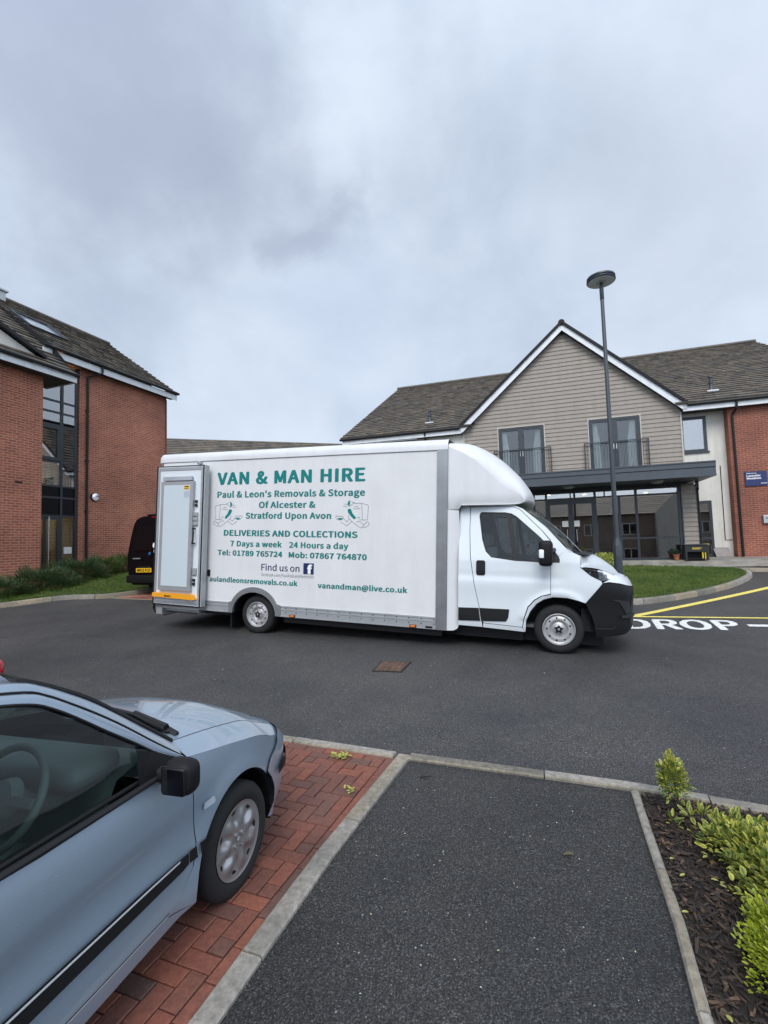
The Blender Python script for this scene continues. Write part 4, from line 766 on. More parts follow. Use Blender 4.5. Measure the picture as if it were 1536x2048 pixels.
# ================================================================== WHITE BOX VAN
TF = frame((2.408, 6.85, EYE-1.30), (0.9404, -0.3377, -0.0480), (0.045, -0.016, 0.999))
van = thing('box_van', 'white box van with green removal-firm lettering and its rear door folded back along the side', 'van', TF)
YC = 1.06                                                     # centre line of the van (y runs across, 0 = near side)
FAR = {}
def two_sided(yc):
    def two(mb, name, m, parent, smooth=None):
        """near part and its mirror image; one welded mesh where they meet on the centre line"""
        if any(abs(p[1]-yc) < .003 for p in mb.v):
            mb.mirror(yc); bm = bmesh.new(); vs = [bm.verts.new(p) for p in mb.v]
            for f in mb.f:
                try: bm.faces.new([vs[i] for i in f])
                except ValueError: pass
            bmesh.ops.remove_doubles(bm, verts=bm.verts[:], dist=.0008); q = MB(); q.bm(bm); return q.build(name, m, parent, smooth)
        o = mb.build(name, m, parent, smooth); q = MB(); q.v = [(x, 2*yc-y, z) for x, y, z in mb.v]; q.f = [f[::-1] for f in mb.f]; q.m = mb.m
        FAR[o] = q.build(name, m, FAR.get(parent, parent), smooth); return o
    return two
two = two_sided(YC)
flat = lambda y: (lambda u, z: (u, y, z))
# --- box body
arch = [(-5.503, -.123)]+[(-5.054-.449*math.cos(a), -.123+.39*math.sin(a)) for a in [math.pi*i/18 for i in range(1, 18)]]+[(-4.605, -.123)]
U0_, U1_ = -7.22, -1.60
poly = [(U0_, -.12)]+arch+[(U1_, -.12), (U1_, 2.66), (U0_, 2.66)]
mb = MB(); mb.panel(poly, flat(0), .45); mb.mirror(YC); mb.quad((U1_, 0, -.12), (U1_, 2*YC, -.12), (U1_, 2*YC, 2.66), (U1_, 0, 2.66)); mb.quad((U0_, .55, -.02), (U1_, .55, -.02), (U1_, 2*YC-.55, -.02), (U0_, 2*YC-.55, -.02))
body = mb.build('box_body', 'panel_white', van)
pr = [(-.012, 2.63), (-.014, 2.70), (-.002, 2.755), (.03, 2.795), (.09, 2.815), (.2, 2.822)]; pr = pr+[(2*YC-y, z) for y, z in pr[::-1]]
mb = MB(); rows = []
for u, k in ((-7.31, .0), (-7.308, .5), (-7.29, .8), (-7.25, 1.0), (-1.60, 1.0)): rows.append([(u, y if k == 1 else YC+(y-YC)*(.93+.07*k), 2.64+(z-2.64)*(.45+.55*k)) for y, z in pr])
mb.grid(rows); mb.add(rows[0], [tuple(range(len(pr)))]); mb.build('roof_cap', 'cap_white', van, 50)
mb = MB(); mb.box(-7.22, -.004, 2.632, -1.61, -.0125, 2.638); mb.build('roof_seam', 'trim_dark', van)
mb = MB(); mb.box(-1.775, -.016, -.13, -1.60, .02, 2.645); mb.box(-1.755, -.020, -.125, -1.735, -.015, 2.64); mb.box(-1.70, -.020, -.125, -1.68, -.015, 2.64); mb.box(-1.64, -.022, -.125, -1.61, -.015, 2.64); cp = two(mb, 'corner_post', 'alu', van)
mb = MB()
for i in range(10):
    z = -.09+i*.298
    for u in (-1.765, -1.625): mb.lathe([(0, -.024), (.006, -.023), (.008, -.018)], (u, 0, z), (0, 1, 0), 8)
mb.build('rivets', 'dull_alu', cp)
mb = MB()
for a, b in ((-7.2, -5.56), (-4.51, -1.776)):
    mb.box(a, -.012, -.127, b, .02, .058); mb.box(a, -.020, .035, b, -.010, .056); mb.box(a, -.020, -.015, b, -.010, .005); mb.box(a, -.020, -.126, b, -.010, -.112)
rl = two(mb, 'side_rail', 'dull_alu', van)
mb = MB()
for i in range(14):
    u = -4.4+i*.2
    for z in (.02, -.05): mb.lathe([(0, -.022), (.008, -.020), (.009, -.012)], (u, 0, z), (0, 1, 0), 6)
mb.build('rail_screws', 'trim_dark', rl)
def arc_(rx, rz, n=20): return [(-5.054-rx*math.cos(math.pi*i/n), -.125+rz*math.sin(math.pi*i/n)) for i in range(n+1)]
o_ = [(-5.58, -.125), (-5.58, .058), (-5.535, .075)]+[(-5.054+.515*math.cos(a), -.125+.475*math.sin(a)) for a in [rad(155-6.5*i) for i in range(21)]]+[(-4.555, .075), (-4.505, .058), (-4.505, -.125)]
ring = o_+[(x, z) for x, z in arc_(.446, .384)[::-1]]
mb = MB(); mb.prism(ring[::-1], lambda u, z: (u, -.024, z), lambda u, z: (u, .03, z)); two(mb, 'wheel_arch', 'alu', van)
mb = MB(); mb.grid([[(u, y, z) for y in (.03, .5)] for u, z in arc_(.446, .384)]); mb.box(-7.1, .45, -.26, .6, 1.65, -.02); mb.box(-4.5, .10, -.24, -1.7, .5, -.03); mb.box(-7.0, .12, -.20, -5.65, .5, -.03); mb.box(-5.62, .10, -.42, -5.59, .5, .0); mb.box(-1.5, .3, -.24, -.5, 1.8, -.05); two(mb, 'chassis_and_shade_boxes', 'black', van)  # low side boxes widen the underbody to deepen the shade beneath the van
for u in (-4.27, -2.13): mb = MB(); mb.rbox(u-.055, -.034, -.122, u+.055, -.012, -.078, .008); k = mb.build('marker_light', 'black', van); MB().rbox(u-.042, -.040, -.115, u+.042, -.03, -.085, .006).build('amber_lens', 'orange', k)
mb = MB(); mb.box(-1.93, -.023, -.115, -1.82, -.012, -.085); mb.build('rating_plate', 'trim_dark', van)
mb = MB(); mb.rbox(-6.075, -.02, .50, -6.015, .0, .62, .006); mb.build('door_catch', 'black', van)
# rear frame and open rear
mb = MB(); mb.box(-7.26, .0, -.12, -7.2, .07, 2.64); mb.box(-7.26, 2*YC-.07, -.12, -7.2, 2*YC, 2.64); mb.box(-7.26, .07, 2.56, -7.2, 2*YC-.07, 2.64); mb.box(-7.27, .0, -.12, -7.15, 2*YC, -.02); mb.box(-7.24, YC, .0, -7.20, 2*YC-.07, 2.56); mb.build('rear_frame', 'alu', van)
mb = MB(); mb.box(-7.12, -.14, -.235, -6.98, 1.9, -.10); mb.box(-7.10, -.12, -.12, -6.15, .0, -.075); mb.box(-6.98, -.06, -.17, -6.2, .3, -.12); mb.build('rear_step_frame', 'dull_alu', van)
mb = MB(); mb.tube([(-6.92, -.16, -.245), (-6.62, -.14, -.17), (-6.2, -.12, -.175)], .014, 6); mb.tube([(-7.13, -.08, .12), (-7.22, -.09, -.02), (-7.24, -.08, -.16), (-7.18, -.08, -.22)], .022, 7); mb.build('step_strut', 'black', van)
# folded-back rear door
rd = MB(); rd.box(-7.15, -.19, -.04, -6.055, -.09, 2.53); door = rd.build('rear_door', 'van_white', van)
mb = MB(); mb.box(-7.13, -.2, -.015, -7.085, -.19, 2.50); mb.box(-6.13, -.2, -.015, -6.08, -.19, 2.50); mb.box(-7.085, -.2, 2.45, -6.13, -.19, 2.50); mb.box(-7.085, -.2, -.015, -6.13, -.19, .025); mb.box(-6.055, -.195, -.04, -6.04, -.085, 2.53); mb.build('door_frame', 'dull_alu', door)
mb = MB(); mb.tube([(-7.15, -.197, -.04), (-7.15, -.197, 2.53), (-6.075, -.197, 2.53), (-6.075, -.197, -.04), (-7.15, -.197, -.04)], .013, 6); mb.build('door_seal', 'black', door)
mb = MB(); mb.box(-7.00, -.25, .23, -6.255, -.19, 2.235); rp = mb.build('ramp_panel', 'dull_alu', door)
MB().box(-6.925, -.256, .31, -6.325, -.249, 2.165).build('panel_face', 'pale_panel', rp)
mb = MB(); mb.prism([(-6.99, 2.33), (-6.31, 2.33), (-6.29, 2.25), (-6.96, 2.25)][::-1], lambda u, z: (u, -.262 if z < 2.3 else -.22, z), lambda u, z: (u, -.19, z)); mb.build('grab_plate', 'alu', door)
mb = MB(); mb.box(-6.455, -.2585, 2.08, -6.34, -.2555, 2.155); mb.build('warning_label', 'plate_yellow', rp); mb = MB(); mb.box(-6.455, -.2585, 1.94, -6.34, -.2555, 2.05); mb.build('info_label', 'grey_vinyl', rp)
mb = lettering('MAX', lambda x, z: (x, -.2592, z), -6.445, -6.35, 2.09, .022); mb.box(-6.445, -.2592, 2.125, -6.35, -.2588, 2.145); mb.build('label_print', 'black', rp)
mb = MB(); mb.prism([(-7.09, .105), (-7.09, .175), (-6.20, .175), (-6.14, .09), (-6.2, .085)][::-1], lambda u, z: (u, -.285, z), lambda u, z: (u, -.19, z)); ob = mb.build('orange_bar', 'orange_bar', door)
lettering('Maxi', lambda x, z: (x, -.287, z), -6.80, -6.66, .115, .034, .04).build('bar_lettering', 'black', ob)
mb = MB(); mb.tube([(-6.225, -.20, 1.37), (-6.225, -.27, 1.37), (-6.20, -.275, 1.32), (-6.20, -.275, 1.16), (-6.225, -.27, 1.10), (-6.225, -.20, 1.10)], .014, 7); mb.build('grab_handle', 'black', door)
MB().rbox(-7.035, -.21, 1.17, -7.015, -.19, 1.36, .006).build('pull_recess', 'black', door)
for z in (1.87, 1.80, .44, .37): MB().rbox(-6.235, -.222, z-.03, -6.19, -.19, z+.02, .006).build('hinge_block', 'black', door)
for z in (1.63, 1.545, 1.46): MB().rbox(-6.26, -.225, z-.035, -6.165, -.19, z+.035, .006).build('lock_plate', 'dull_alu', door)
MB().rbox(-6.25, -.22, .52, -6.16, -.19, .66, .012).build('lock_plate', 'dull_alu', door)
MB().rbox(-6.19, -.25, 2.54, -6.13, -.15, 2.59, .01).build('door_pin', 'dull_alu', door)
# --- lettering on the side panel
sf = lambda x, z: (x, -.003, z)
for t, a, b, z, c, bo, *sp_ in (('VAN & MAN HIRE', -5.93, -2.976, 2.18, .228, .042, 1.06), ("Paul & Leon's Removals & Storage", -5.915, -2.976, 1.942, .115, .035), ('Of Alcester &', -5.012, -3.88, 1.75, .110, .035), ('Stratford Upon Avon', -5.284, -3.58, 1.56, .108, .035), ('DELIVERIES AND COLLECTIONS', -5.745, -3.095, 1.248, .106, .04),
    ('7 Days a week', -5.597, -4.52, 1.06, .100, .035), ('24 Hours a day', -4.376, -3.256, 1.06, .100, .035), ('Tel: 01789 765724', -5.87, -4.503, .892, .096, .04), ('Mob: 07867 764870', -4.379, -2.925, .890, .096, .04), ('aulandleonsremovals.co.uk', -6.03, -4.192, .408, .088, .04), ('vanandman@live.co.uk', -3.806, -2.233, .398, .088, .04)):
    lettering(t, sf, a, b, z, c, bo, sp_[0] if sp_ else 1.03).build('lettering', 'teal', body)
lettering('Find us on', sf, -4.925, -4.161, .650, .115, .012).build('lettering', 'navy', body)
lettering('facebook.com/PaulAndLeonRemovals', sf, -4.921, -3.886, .552, .052, .0).build('lettering', 'ink', body)
MB().rbox(-4.084, -.006, .620, -3.888, -.001, .805, .0008).build('square_badge', 'navy', body)
lettering('f', lambda x, z: (x, -.0075, z), -4.012, -3.912, .622, .150, .07).build('badge_letter', 'white_vinyl', body)
# running-man drawings
def mapL(zx, zy): return (-6.171+zx*.00064, 1.991-zy*.000537)
def mapR(zx, zy): u, z = mapL(zx, zy); return (-3.494+(-5.367-u)*.98, z)
def stroke(mb, pts, wd=.007):
    for (x0, z0), (x1, z1) in zip(pts, pts[1:]):
        d = Vector((x1-x0, z1-z0)); 
        if d.length < 1e-5: continue
        n = Vector((-d.y, d.x)).normalized()*wd/2; e = d.normalized()*wd*.4
        mb.add([(x0-e.x+n.x, -.0025, z0-e.y+n.y), (x0-e.x-n.x, -.0025, z0-e.y-n.y), (x1+e.x-n.x, -.0025, z1+e.y-n.y), (x1+e.x+n.x, -.0025, z1+e.y+n.y)], [(0, 1, 2, 3)])
lines = [[(330, 410), (350, 375), (510, 325), (620, 322), (720, 330)], [(330, 410), (350, 815), (375, 832), (580, 832)], [(520, 328), (490, 830)], [(560, 780), (600, 742), (640, 770)], [(720, 292), (800, 292)], [(725, 300), (780, 340), (840, 395)], [(935, 350), (1015, 345)], [(935, 415), (1045, 415)], [(620, 420), (740, 430)], [(570, 478), (760, 500)],
  [(650, 880), (560, 885), (450, 970), (490, 1060), (545, 1075), (790, 880), (940, 1015), (1100, 900)], [(890, 690), (885, 770), (800, 870)], [(870, 810), (935, 895), (1020, 800)], [(1030, 780), (1060, 725), (1240, 710), (1262, 765), (1215, 825), (1100, 835), (1030, 780)], [(440, 970), (350, 880), (300, 930), (310, 985), (420, 1070), (480, 1025)], [(370, 900), (440, 975)]]
torso = [(830, 490), (900, 495), (922, 540), (900, 610), (830, 710), (740, 805), (700, 805), (675, 760), (770, 640), (800, 560)]
head = [(850, 225), (915, 280), (925, 350), (900, 395), (862, 422), (845, 405), (875, 372), (848, 345), (862, 300), (838, 250)]; bit = [(1040, 780), (1100, 775), (1190, 770), (1190, 812), (1090, 832)]
for mp_ in (mapL, mapR):
    mb = MB()
    for l_ in lines: stroke(mb, [mp_(*p) for p in l_])
    mb.build('line_drawing', 'ink', body); mb = MB()
    for pl in (torso, head, bit): P = [mp_(*p) for p in pl]; mb.add([(x, -.0028, z) for x, z in P], [tuple(range(len(P)))])
    mb.build('drawing_fill', 'teal', body)
# --- roof pod over the cab
S = [(-1.60, 2.69), (-1.42, 2.60), (-1.27, 2.51), (-1.135, 2.415), (-.97, 2.25), (-.83, 2.115), (-.70, 2.03), (-.60, 1.975), (-.52, 1.915), (-.50, 1.85), (-.56, 1.80), (-.85, 1.785), (-1.40, 1.775)]
C = [(-1.60, 2.822), (-1.45, 2.835), (-1.33, 2.825), (-1.15, 2.75), (-.98, 2.65), (-.84, 2.54), (-.71, 2.415), (-.575, 2.27), (-.43, 2.06), (-.38, 1.93), (-.42, 1.83), (-.80, 1.78), (-1.40, 1.77)]
def T(u): return .16*max(0, (u+1.35)/.85)**1.6
def cr(P, n=4):
    out = []
    for i in range(len(P)-1):
        p0, p1, p2, p3 = P[max(0, i-1)], P[i], P[i+1], P[min(len(P)-1, i+2)]
        for k in range(n):
            t = k/n; out.append(tuple(.5*(2*b+(c-a)*t+(2*a-5*b+4*c-d)*t*t+(-a+3*b-3*c+d)*t**3) for a, b, c, d in zip(p0, p1, p2, p3)))
    return out+[P[-1]]
Ss, Cs = cr(S), cr(C); ts = [-math.cos(math.pi*i/40) for i in range(41)]; rows = []
for (su, sz), (cu, cz) in zip(Ss, Cs):
    row = []
    for t in ts:
        wq = max(0, 1-abs(t)**2.3)**(1/2.3); u, z = su+(cu-su)*wq, sz+(cz-sz)*wq; row.append((u, YC+t*(YC-.010-T(u)), z))
    rows.append(row)
mb = MB(); mb.grid(rows); side = [(-1.60, 1.71)]+[p for p in Ss]+[(-1.45, 1.71)]
sb = MB(); sb.panel([(-1.60, 1.71)]+Ss+[(-1.44, 1.715)], lambda u, z: (u, .010+T(u)+.05*max(0, (1.95-z)/.2)**2*(.35 if u < -1.5 else 1), z), .06); sb.mirror(YC); mb.add(sb.v, sb.f); mb.build('roof_pod', 'cap_white', van, 55)
mb = MB(); mb.rbox(-.47, .32, 1.865, -.43, .36, 1.89, .008); mb.build('pod_lamp', 'steel', van)
mb = MB(); mb.panel([(-1.60, -.13), (-1.60, 1.705), (-1.44, 1.70), (-1.415, 1.2), (-1.41, .0), (-1.45, -.10), (-1.5, -.125)], lambda u, z: (u, .0+.11*max(0, (u+1.60)/.19)**2.2, z), .045); two(mb, 'pod_skirt', 'cap_white', van, 60)
# --- cab panels
CT = [(.35, 0), (.5, .014), (.62, .048), (.74, .108), (.84, .195), (.92, .32), (.98, .50), (1.03, .78), (1.045, 1.03)]
CT = [(u, y) for u, y in cr([(a, b) for a, b in CT], 4)]; CS = [.35]
for a, b in zip(CT, CT[1:]): CS.append(CS[-1]+math.dist(a, b))
def contour(s):
    if s <= .35: return s, 0.0, (0, -1)
    for i in range(len(CS)-1):
        if s <= CS[i+1] or i == len(CS)-2:
            t = min(1, (s-CS[i])/(CS[i+1]-CS[i])); a, b = CT[i], CT[i+1]; d = (b[0]-a[0], b[1]-a[1]); l_ = math.hypot(*d); return a[0]+d[0]*t, a[1]+d[1]*t, (d[1]/l_, -d[0]/l_)
SMAX = CS[-1]
def cabf(proud=0.0):
    def f(s, z):
        u, y, n = contour(s); ins = .17*max(0, z-.95)+.03*max(0, (.12-z)/.2)**2-.018*math.exp(-((z-.62)/.18)**2); fr = max(0, min(1, (s-.5)/.5)); ins += fr*1.5*max(0, z-.50)**2
        ins += .0 if s > .33 else -.026*math.exp(-((math.hypot(s, z)-.505)/.05)**2)*(1 if z > .12 else 0)
        ins += .012*math.exp(-((z-.72)/.05)**2)*max(0, min(1, (.15-s)/.2)); ins -= proud; return (u-n[0]*ins, .035+y-n[1]*ins, z)
    return f
beltF = [(-.287, .944), (-.606, .953), (-.945, .994)]
rearq = [(-1.435, -.04), (-1.07, -.045), (-1.09, .10), (-1.20, .60), (-1.262, 1.0), (-1.282, 1.40), (-1.282, 1.765), (-1.435, 1.77)]
archc = [(-.445, .105), (-.385, .240), (-.30, .352), (-.20, .420), (-.074, .458), (.116, .457), (.264, .428), (.350, .396)]
doorlow = [(-1.055, .022), (-.50, .0), (-.480, .12), (-.425, .300), (-.335, .405), (-.235, .470), (-.111, .507), (-.111, .945), (-.287, .944), (-.606, .953), (-.945, .994), (-1.03, 1.08), (-1.085, 1.25), (-1.139, 1.611), (-1.130, 1.655), (-1.108, 1.678), (-.75, 1.673), (-.66, 1.655), (-.587, 1.611), (-.267, 1.323), (-.111, 1.16), (-.111, 1.25), (-.23, 1.40), (-.545, 1.715), (-.64, 1.752), (-1.0, 1.765), (-1.272, 1.762), (-1.274, 1.40), (-1.252, 1.0), (-1.192, .60), (-1.082, .10)]
wing = [(-.104, .505), (.0, .514), (.03, .49), (-.111, .490), (-.225, .458), (-.325, .392), (-.41, .292), (-.468, .11), (-.488, -.01), (-.44, -.068)]+archc+[(.567, .677), (.555, .708), (.42, .775), (.283, .890), (.288, 1.050), (.202, 1.089), (.04, 1.12), (.012, .944), (-.104, .945)]
wing = [(-.104, .494), (-.225, .460), (-.325, .394), (-.412, .292), (-.470, .11), (-.49, -.012), (-.455, -.068)]+archc+[(.567, .677), (.555, .708), (.42, .775), (.283, .890), (.288, 1.050), (.202, 1.089), (.085, 1.113), (.002, 1.034), (.017, .99), (.012, .944), (-.104, .945)]
sill = [(-1.06, -.047), (-.46, -.07), (-.50, -.008), (-1.06, .014)]
pillar = [(.085, 1.115), (.202, 1.092), (.118, 1.130), (-.189, 1.470), (-.506, 1.730), (-.62, 1.775), (-1.0, 1.80), (-1.435, 1.80), (-1.435, 1.776), (-1.0, 1.773), (-.635, 1.760), (-.54, 1.723), (-.222, 1.405), (-.103, 1.262), (-.103, 1.165), (-.055, 1.11), (.000, 1.038)]
for nm, pl, pa in (('rear_quarter', rearq, None), ('door', doorlow, None), ('front_wing', wing, None), ('sill', sill, None), ('windscreen_pillar', pillar, None)):
    mb = MB(); mb.panel(pl, cabf(), .04); o = two(mb, nm, 'van_white', van, 50)
    if nm == 'door': cab_door = o
mb = MB(); mb.panel([(-1.43, -.03), (-.5, -.04), (-.45, .12), (-.2, .44), (.1, .47), (.3, .45), (.5, .65), (.25, .9), (.2, 1.07), (.0, .93), (-.6, .94), (-.97, .985), (-1.15, 1.6), (-1.15, 1.75), (-1.43, 1.75)], cabf(-.02), .06); two(mb, 'inner_shell', 'black', van)
mb = MB(); mb.panel([(-.945, .994), (-.606, .953), (-.287, .944), (.012, .944), (.0, 1.03), (-.10, 1.165), (-.267, 1.323), (-.587, 1.611), (-.66, 1.655), (-.75, 1.673), (-1.108, 1.678), (-1.130, 1.655), (-1.139, 1.611), (-1.085, 1.25), (-1.03, 1.08)], cabf(-.012), .06); two(mb, 'door_window', 'cab_glass', cab_door, 60)
mb = MB(); f_ = cabf(-.004)
def ribbon(pts, wd, f):
    for a, b in zip(pts, pts[1:]):
        d = Vector(b)-Vector(a); n = Vector((-d.y, d.x)).normalized()*wd/2; P = [Vector(a)+n, Vector(a)-n, Vector(b)-n, Vector(b)+n]; mb.add([f(*p) for p in P], [(0, 1, 2, 3)])
ribbon([(-.955, 1.0), (-.606, .962), (-.287, .953), (-.10, .955)], .022, f_); ribbon([(-.10, 1.17), (-.267, 1.315), (-.587, 1.603), (-.66, 1.647), (-.75, 1.664), (-1.108, 1.669), (-1.124, 1.65), (-1.131, 1.611), (-1.078, 1.25), (-1.023, 1.085), (-.95, 1.0)], .020, f_)
mb.panel([(-.735, 1.665), (-.665, 1.645), (-.565, .955), (-.635, .958)], f_, .1); mb.panel([(-.12, .95), (.010, .95), (.012, .975), (-.015, 1.04), (-.07, 1.12), (-.14, 1.19)], f_, .1); two(mb, 'window_surround', 'black', cab_door)
mb = MB(); mb.panel([(-1.165, .75), (-1.145, .725), (-1.05, .725), (-1.03, .75), (-1.03, .925), (-1.05, .947), (-1.145, .947), (-1.165, .925)], cabf(.012), .04); two(mb, 'door_handle', 'black', cab_door, 50)
mb = MB(); mb.panel([(-1.43, .035), (-1.10, .048), (-1.125, .238), (-1.43, .228)], cabf(.012), .05); mb.panel([(-1.088, .049), (-.73, .066), (-.695, .12), (-.680, .245), (-1.117, .239)], cabf(.012), .05); two(mb, 'side_moulding', 'black', van)
# bumper, nose, lamps
mb = MB(); mb.panel([(.350, .396), (.567, .677), (.66, .690), (.85, .668), (1.05, .632), (1.35, .60), (SMAX, .59), (SMAX, .02), (1.2, .02), (.95, -.03), (.73, -.045), (.49, -.06), (.475, .06), (.435, .22)], cabf(.012), .045); bump = two(mb, 'front_bumper', 'trim_dark', van, 50)
mb = MB(); mb.panel([(.66, .46), (.80, .455), (1.0, .42), (1.08, .34), (1.12, .20), (.98, .185), (.9, .3), (.8, .42)], cabf(.022), .05); mb.panel([(.82, .245), (1.2, .262), (1.2, .205), (.82, .205)], cabf(.05), .05); mb.panel([(.47, .065), (.70, .065), (.745, .10), (.745, .085), (.705, .05), (.47, .05)], cabf(.02), .05); two(mb, 'bumper_moulding', 'bench_grey', bump, 50)
mb = MB(); mb.panel([(1.05, .10), (SMAX, .10), (SMAX, .50), (1.15, .50)], cabf(.018), .08); two(mb, 'grille', 'black', bump)
mb = MB(); mb.panel([(.572, .686), (.66, .70), (.85, .678), (1.05, .642), (1.35, .61), (SMAX, .60), (SMAX, .735), (1.35, .745), (1.05, .775), (.86, .79), (.80, .788), (.70, .742)], cabf(.006), .045); two(mb, 'nose_panel', 'van_white', van, 50)
hl = [(.285, .886), (.36, .890), (.47, .880), (.60, .850), (.70, .815), (.79, .785), (.70, .738), (.565, .706), (.47, .745), (.38, .805)]
mb = MB(); mb.panel(hl, cabf(-.03), .05); hp = two(mb, 'headlight', 'black', van)
mb = MB(); mb.panel(hl, cabf(.006), .04); two(mb, 'lens', 'lens', hp, 60)
mb = MB(); f3 = cabf(-.022)
for s_, z_, r_ in ((.545, .785, .040), (.62, .775, .036), (.44, .815, .03)):
    c_ = Vector(f3(s_, z_)); mb.lathe([(r_, -.012), (r_*.92, -.012), (r_*.6, .012), (0, .02)], c_, (.35, .93, 0), 20)
mb.panel([(.30, .882), (.45, .872), (.60, .842), (.66, .820), (.60, .825), (.44, .85), (.33, .858)], f3, .05); two(mb, 'reflector', 'chrome', hp, 60)
# bonnet, scuttle, windscreen, roof
E_ = [(lambda p: (p[0], p[2], p[1]))(cabf(.003)(a, b)) for a, b in ((.287, 1.052), (.291, .965), (.289, .896), (.36, .896), (.47, .886), (.60, .856), (.70, .821), (.79, .791))]
Cc = [(.40, 1.085, YC), (.50, 1.055, YC), (.60, 1.005, YC), (.70, .935, YC), (.80, .86, YC), (.85, .80, YC), (.885, .765, YC), (lambda p: (p[0], p[2], YC))(cabf(.003)(SMAX, .735))]
Es, Cs2 = cr(E_, 5), cr(Cc, 5); rows = []
for e, c in zip(Es, Cs2): rows.append([tuple(a+(b-a)*(q) for a, b in zip((e[0], e[2]), (c[0], c[2])))+(e[1]+(c[1]-e[1])*math.sin(q*math.pi/2)**.8,) for q in [i/14 for i in range(15)]])
mb = MB(); mb.grid(rows, flip=True); two(mb, 'bonnet', 'van_white', van, 60)
mb = MB(); mb.grid([[(.20+(.36-.20)*q+.02*j*4, .13+(YC-.13)*q, 1.085+.015*q-.012*j) for q in [i/8 for i in range(9)]] for j in range(3)], flip=True)
for i in range(5): mb.box(.285+i*.03, .17+i*.03, 1.055-.004*i, .297+i*.03, .42+i*.03, 1.075-.006*i)
mb.tube([(.22, .25, 1.10), (.0, .75, 1.36)], .012, 6); two(mb, 'scuttle_panel', 'black', van)
rows = []
for j in range(9):
    t = j/8; e = Vector((.195-.70*t, .125+.105*t, 1.085+.645*t+.03*math.sin(t*3.14))); c = Vector((.36-.79*t, YC, 1.095+.67*t+.05*math.sin(t*3.14))); rows.append([(e.x+(c.x-e.x)*math.sin(q*math.pi/2), e.y+(c.y-e.y)*q, e.z+(c.z-e.z)*q) for q in [i/10 for i in range(11)]])
mb = MB(); mb.grid(rows); two(mb, 'windscreen', 'cab_glass', van, 60)
mb = MB(); mb.grid([[tuple(Vector(r_[0]).lerp(Vector(r_[1]), k)+Vector((.006, -.001, .006))) for k in (0, .55)] for r_ in rows]); two(mb, 'screen_border', 'black', van)
mb = MB(); mb.grid([[(u, y, 1.79+.03*math.sin(max(0, y-.2)/(2*YC-.4)*3.14)) for y in [.17+(2*YC-.34)*i/8 for i in range(9)]] for u in (-1.43, -1.0, -.5)]); mb.build('cab_roof', 'van_white', van)
# cab interior
mb = MB(); mb.box(-1.42, .2, .0, -1.40, 1.92, 1.78); mb.box(-1.4, .2, -.02, .2, 1.92, .02); mb.rbox(-.15, .2, .55, .25, 1.92, .96, .06); mb.build('cab_lining', 'dash', van, 40)
mb = MB()
for y in (.42, 1.08, 1.62): mb.rbox(-1.12, y-.22, .3, -.62, y+.22, .48, .05); mb.rbox(-1.22, y-.22, .45, -1.05, y+.22, 1.12, .05); mb.rbox(-1.22, y-.11, 1.14, -1.12, y+.11, 1.36, .04)
mb.build('seat', 'seat', van, 40)
mb = MB(); c_, ax = Vector((-.42, .46, .98)), Vector((.75, 0, -.66)); a_ = Vector((0, 1, 0)); b_ = ax.cross(a_).normalized(); mb.tube([c_+(a_*math.cos(t)+b_*math.sin(t))*.19 for t in [i*math.pi/12 for i in range(25)]], .014, 7, caps=False); mb.tube([c_-a_*.18, c_+a_*.18], .02, 6); mb.tube([c_, c_+Vector((.3, 0, -.2))], .035, 8); mb.build('steering_wheel', 'black', van)
# mirrors
mb = MB(); mb.rbox(-.262, -.30, .905, -.075, -.06, 1.262, .055, 3); mr_ = two(mb, 'door_mirror', 'trim_dark', van, 60); mb = MB(); mb.tube([(-.10, -.08, 1.12), (-.06, .05, 1.13)], .03, 8); mb.tube([(-.12, -.08, .96), (-.08, .04, .99)], .025, 8); two(mb, 'mirror_arm', 'black', mr_); mb = MB(); mb.rbox(-.256, -.308, 1.015, -.19, -.27, 1.135, .012); two(mb, 'indicator_lens', 'white_vinyl', mr_, 50)
mb = MB(); mb.box(-.258, -.301, .955, -.08, -.2985, .962); mb.box(-.26, -.302, .975, -.08, -.299, 1.0)
# wheels
def van_wheel(u, z, y, s):
    R_ = .340; w_ = MB(); prof = [(.222, .02), (.235, -.004), (.262, -.010), (.300, -.006), (.325, .012), (.338, .04), (R_, .07), (R_, .15), (.338, .19), (.32, .215), (.24, .22)]
    ax = Vector((0, s, 0)); c = (u, y, z); w_.lathe(prof, c, ax, 48); tmp = w_
    wh = tmp.build('wheel', 'rubber', van, 35)
    m = MB(); m.lathe([(.224, .0), (.222, -.008), (.214, -.010), (.206, .006), (.200, .030), (.192, .034), (.165, .022), (.140, .014), (.128, .018), (.120, .042), (.095, .060), (.080, .052), (.070, .048), (.066, .02), (.050, .012), (.0, .010)], c, ax, 48); rm = m.build('rim', 'steel_rim', wh, 40)
    m = MB()
    for k in range(9): a = 2*math.pi*k/9+.35; m.lathe([(0, .014), (.013, .014), (.014, .03)], (u+.160*math.cos(a), y, z+.160*math.sin(a)), ax, 10)
    m.lathe([(0, .016), (.018, .016), (.02, .02)], c, ax, 12); m.build('vent_hole', 'black', rm)
    m = MB(); star = [((.066 if k % 2 == 0 else .040)*math.cos(math.pi*k/5+.3), (.066 if k % 2 == 0 else .040)*math.sin(math.pi*k/5+.3)) for k in range(10)]
    m.prism(star, lambda a, b: (u+a, y+s*.003, z+b), lambda a, b: (u+a, y+s*.05, z+b)); m.build('hub_cap', 'black', wh); m = MB(); m.lathe([(0, -.002), (.014, -.001), (.018, .004)], c, ax, 10); m.build('hub_badge', 'dull_alu', wh)
for u, z, y in ((0, 0, .075), (-5.03, -.140, .075)):
    van_wheel(u, z, y, 1); van_wheel(u, z, 2*YC-y, -1)
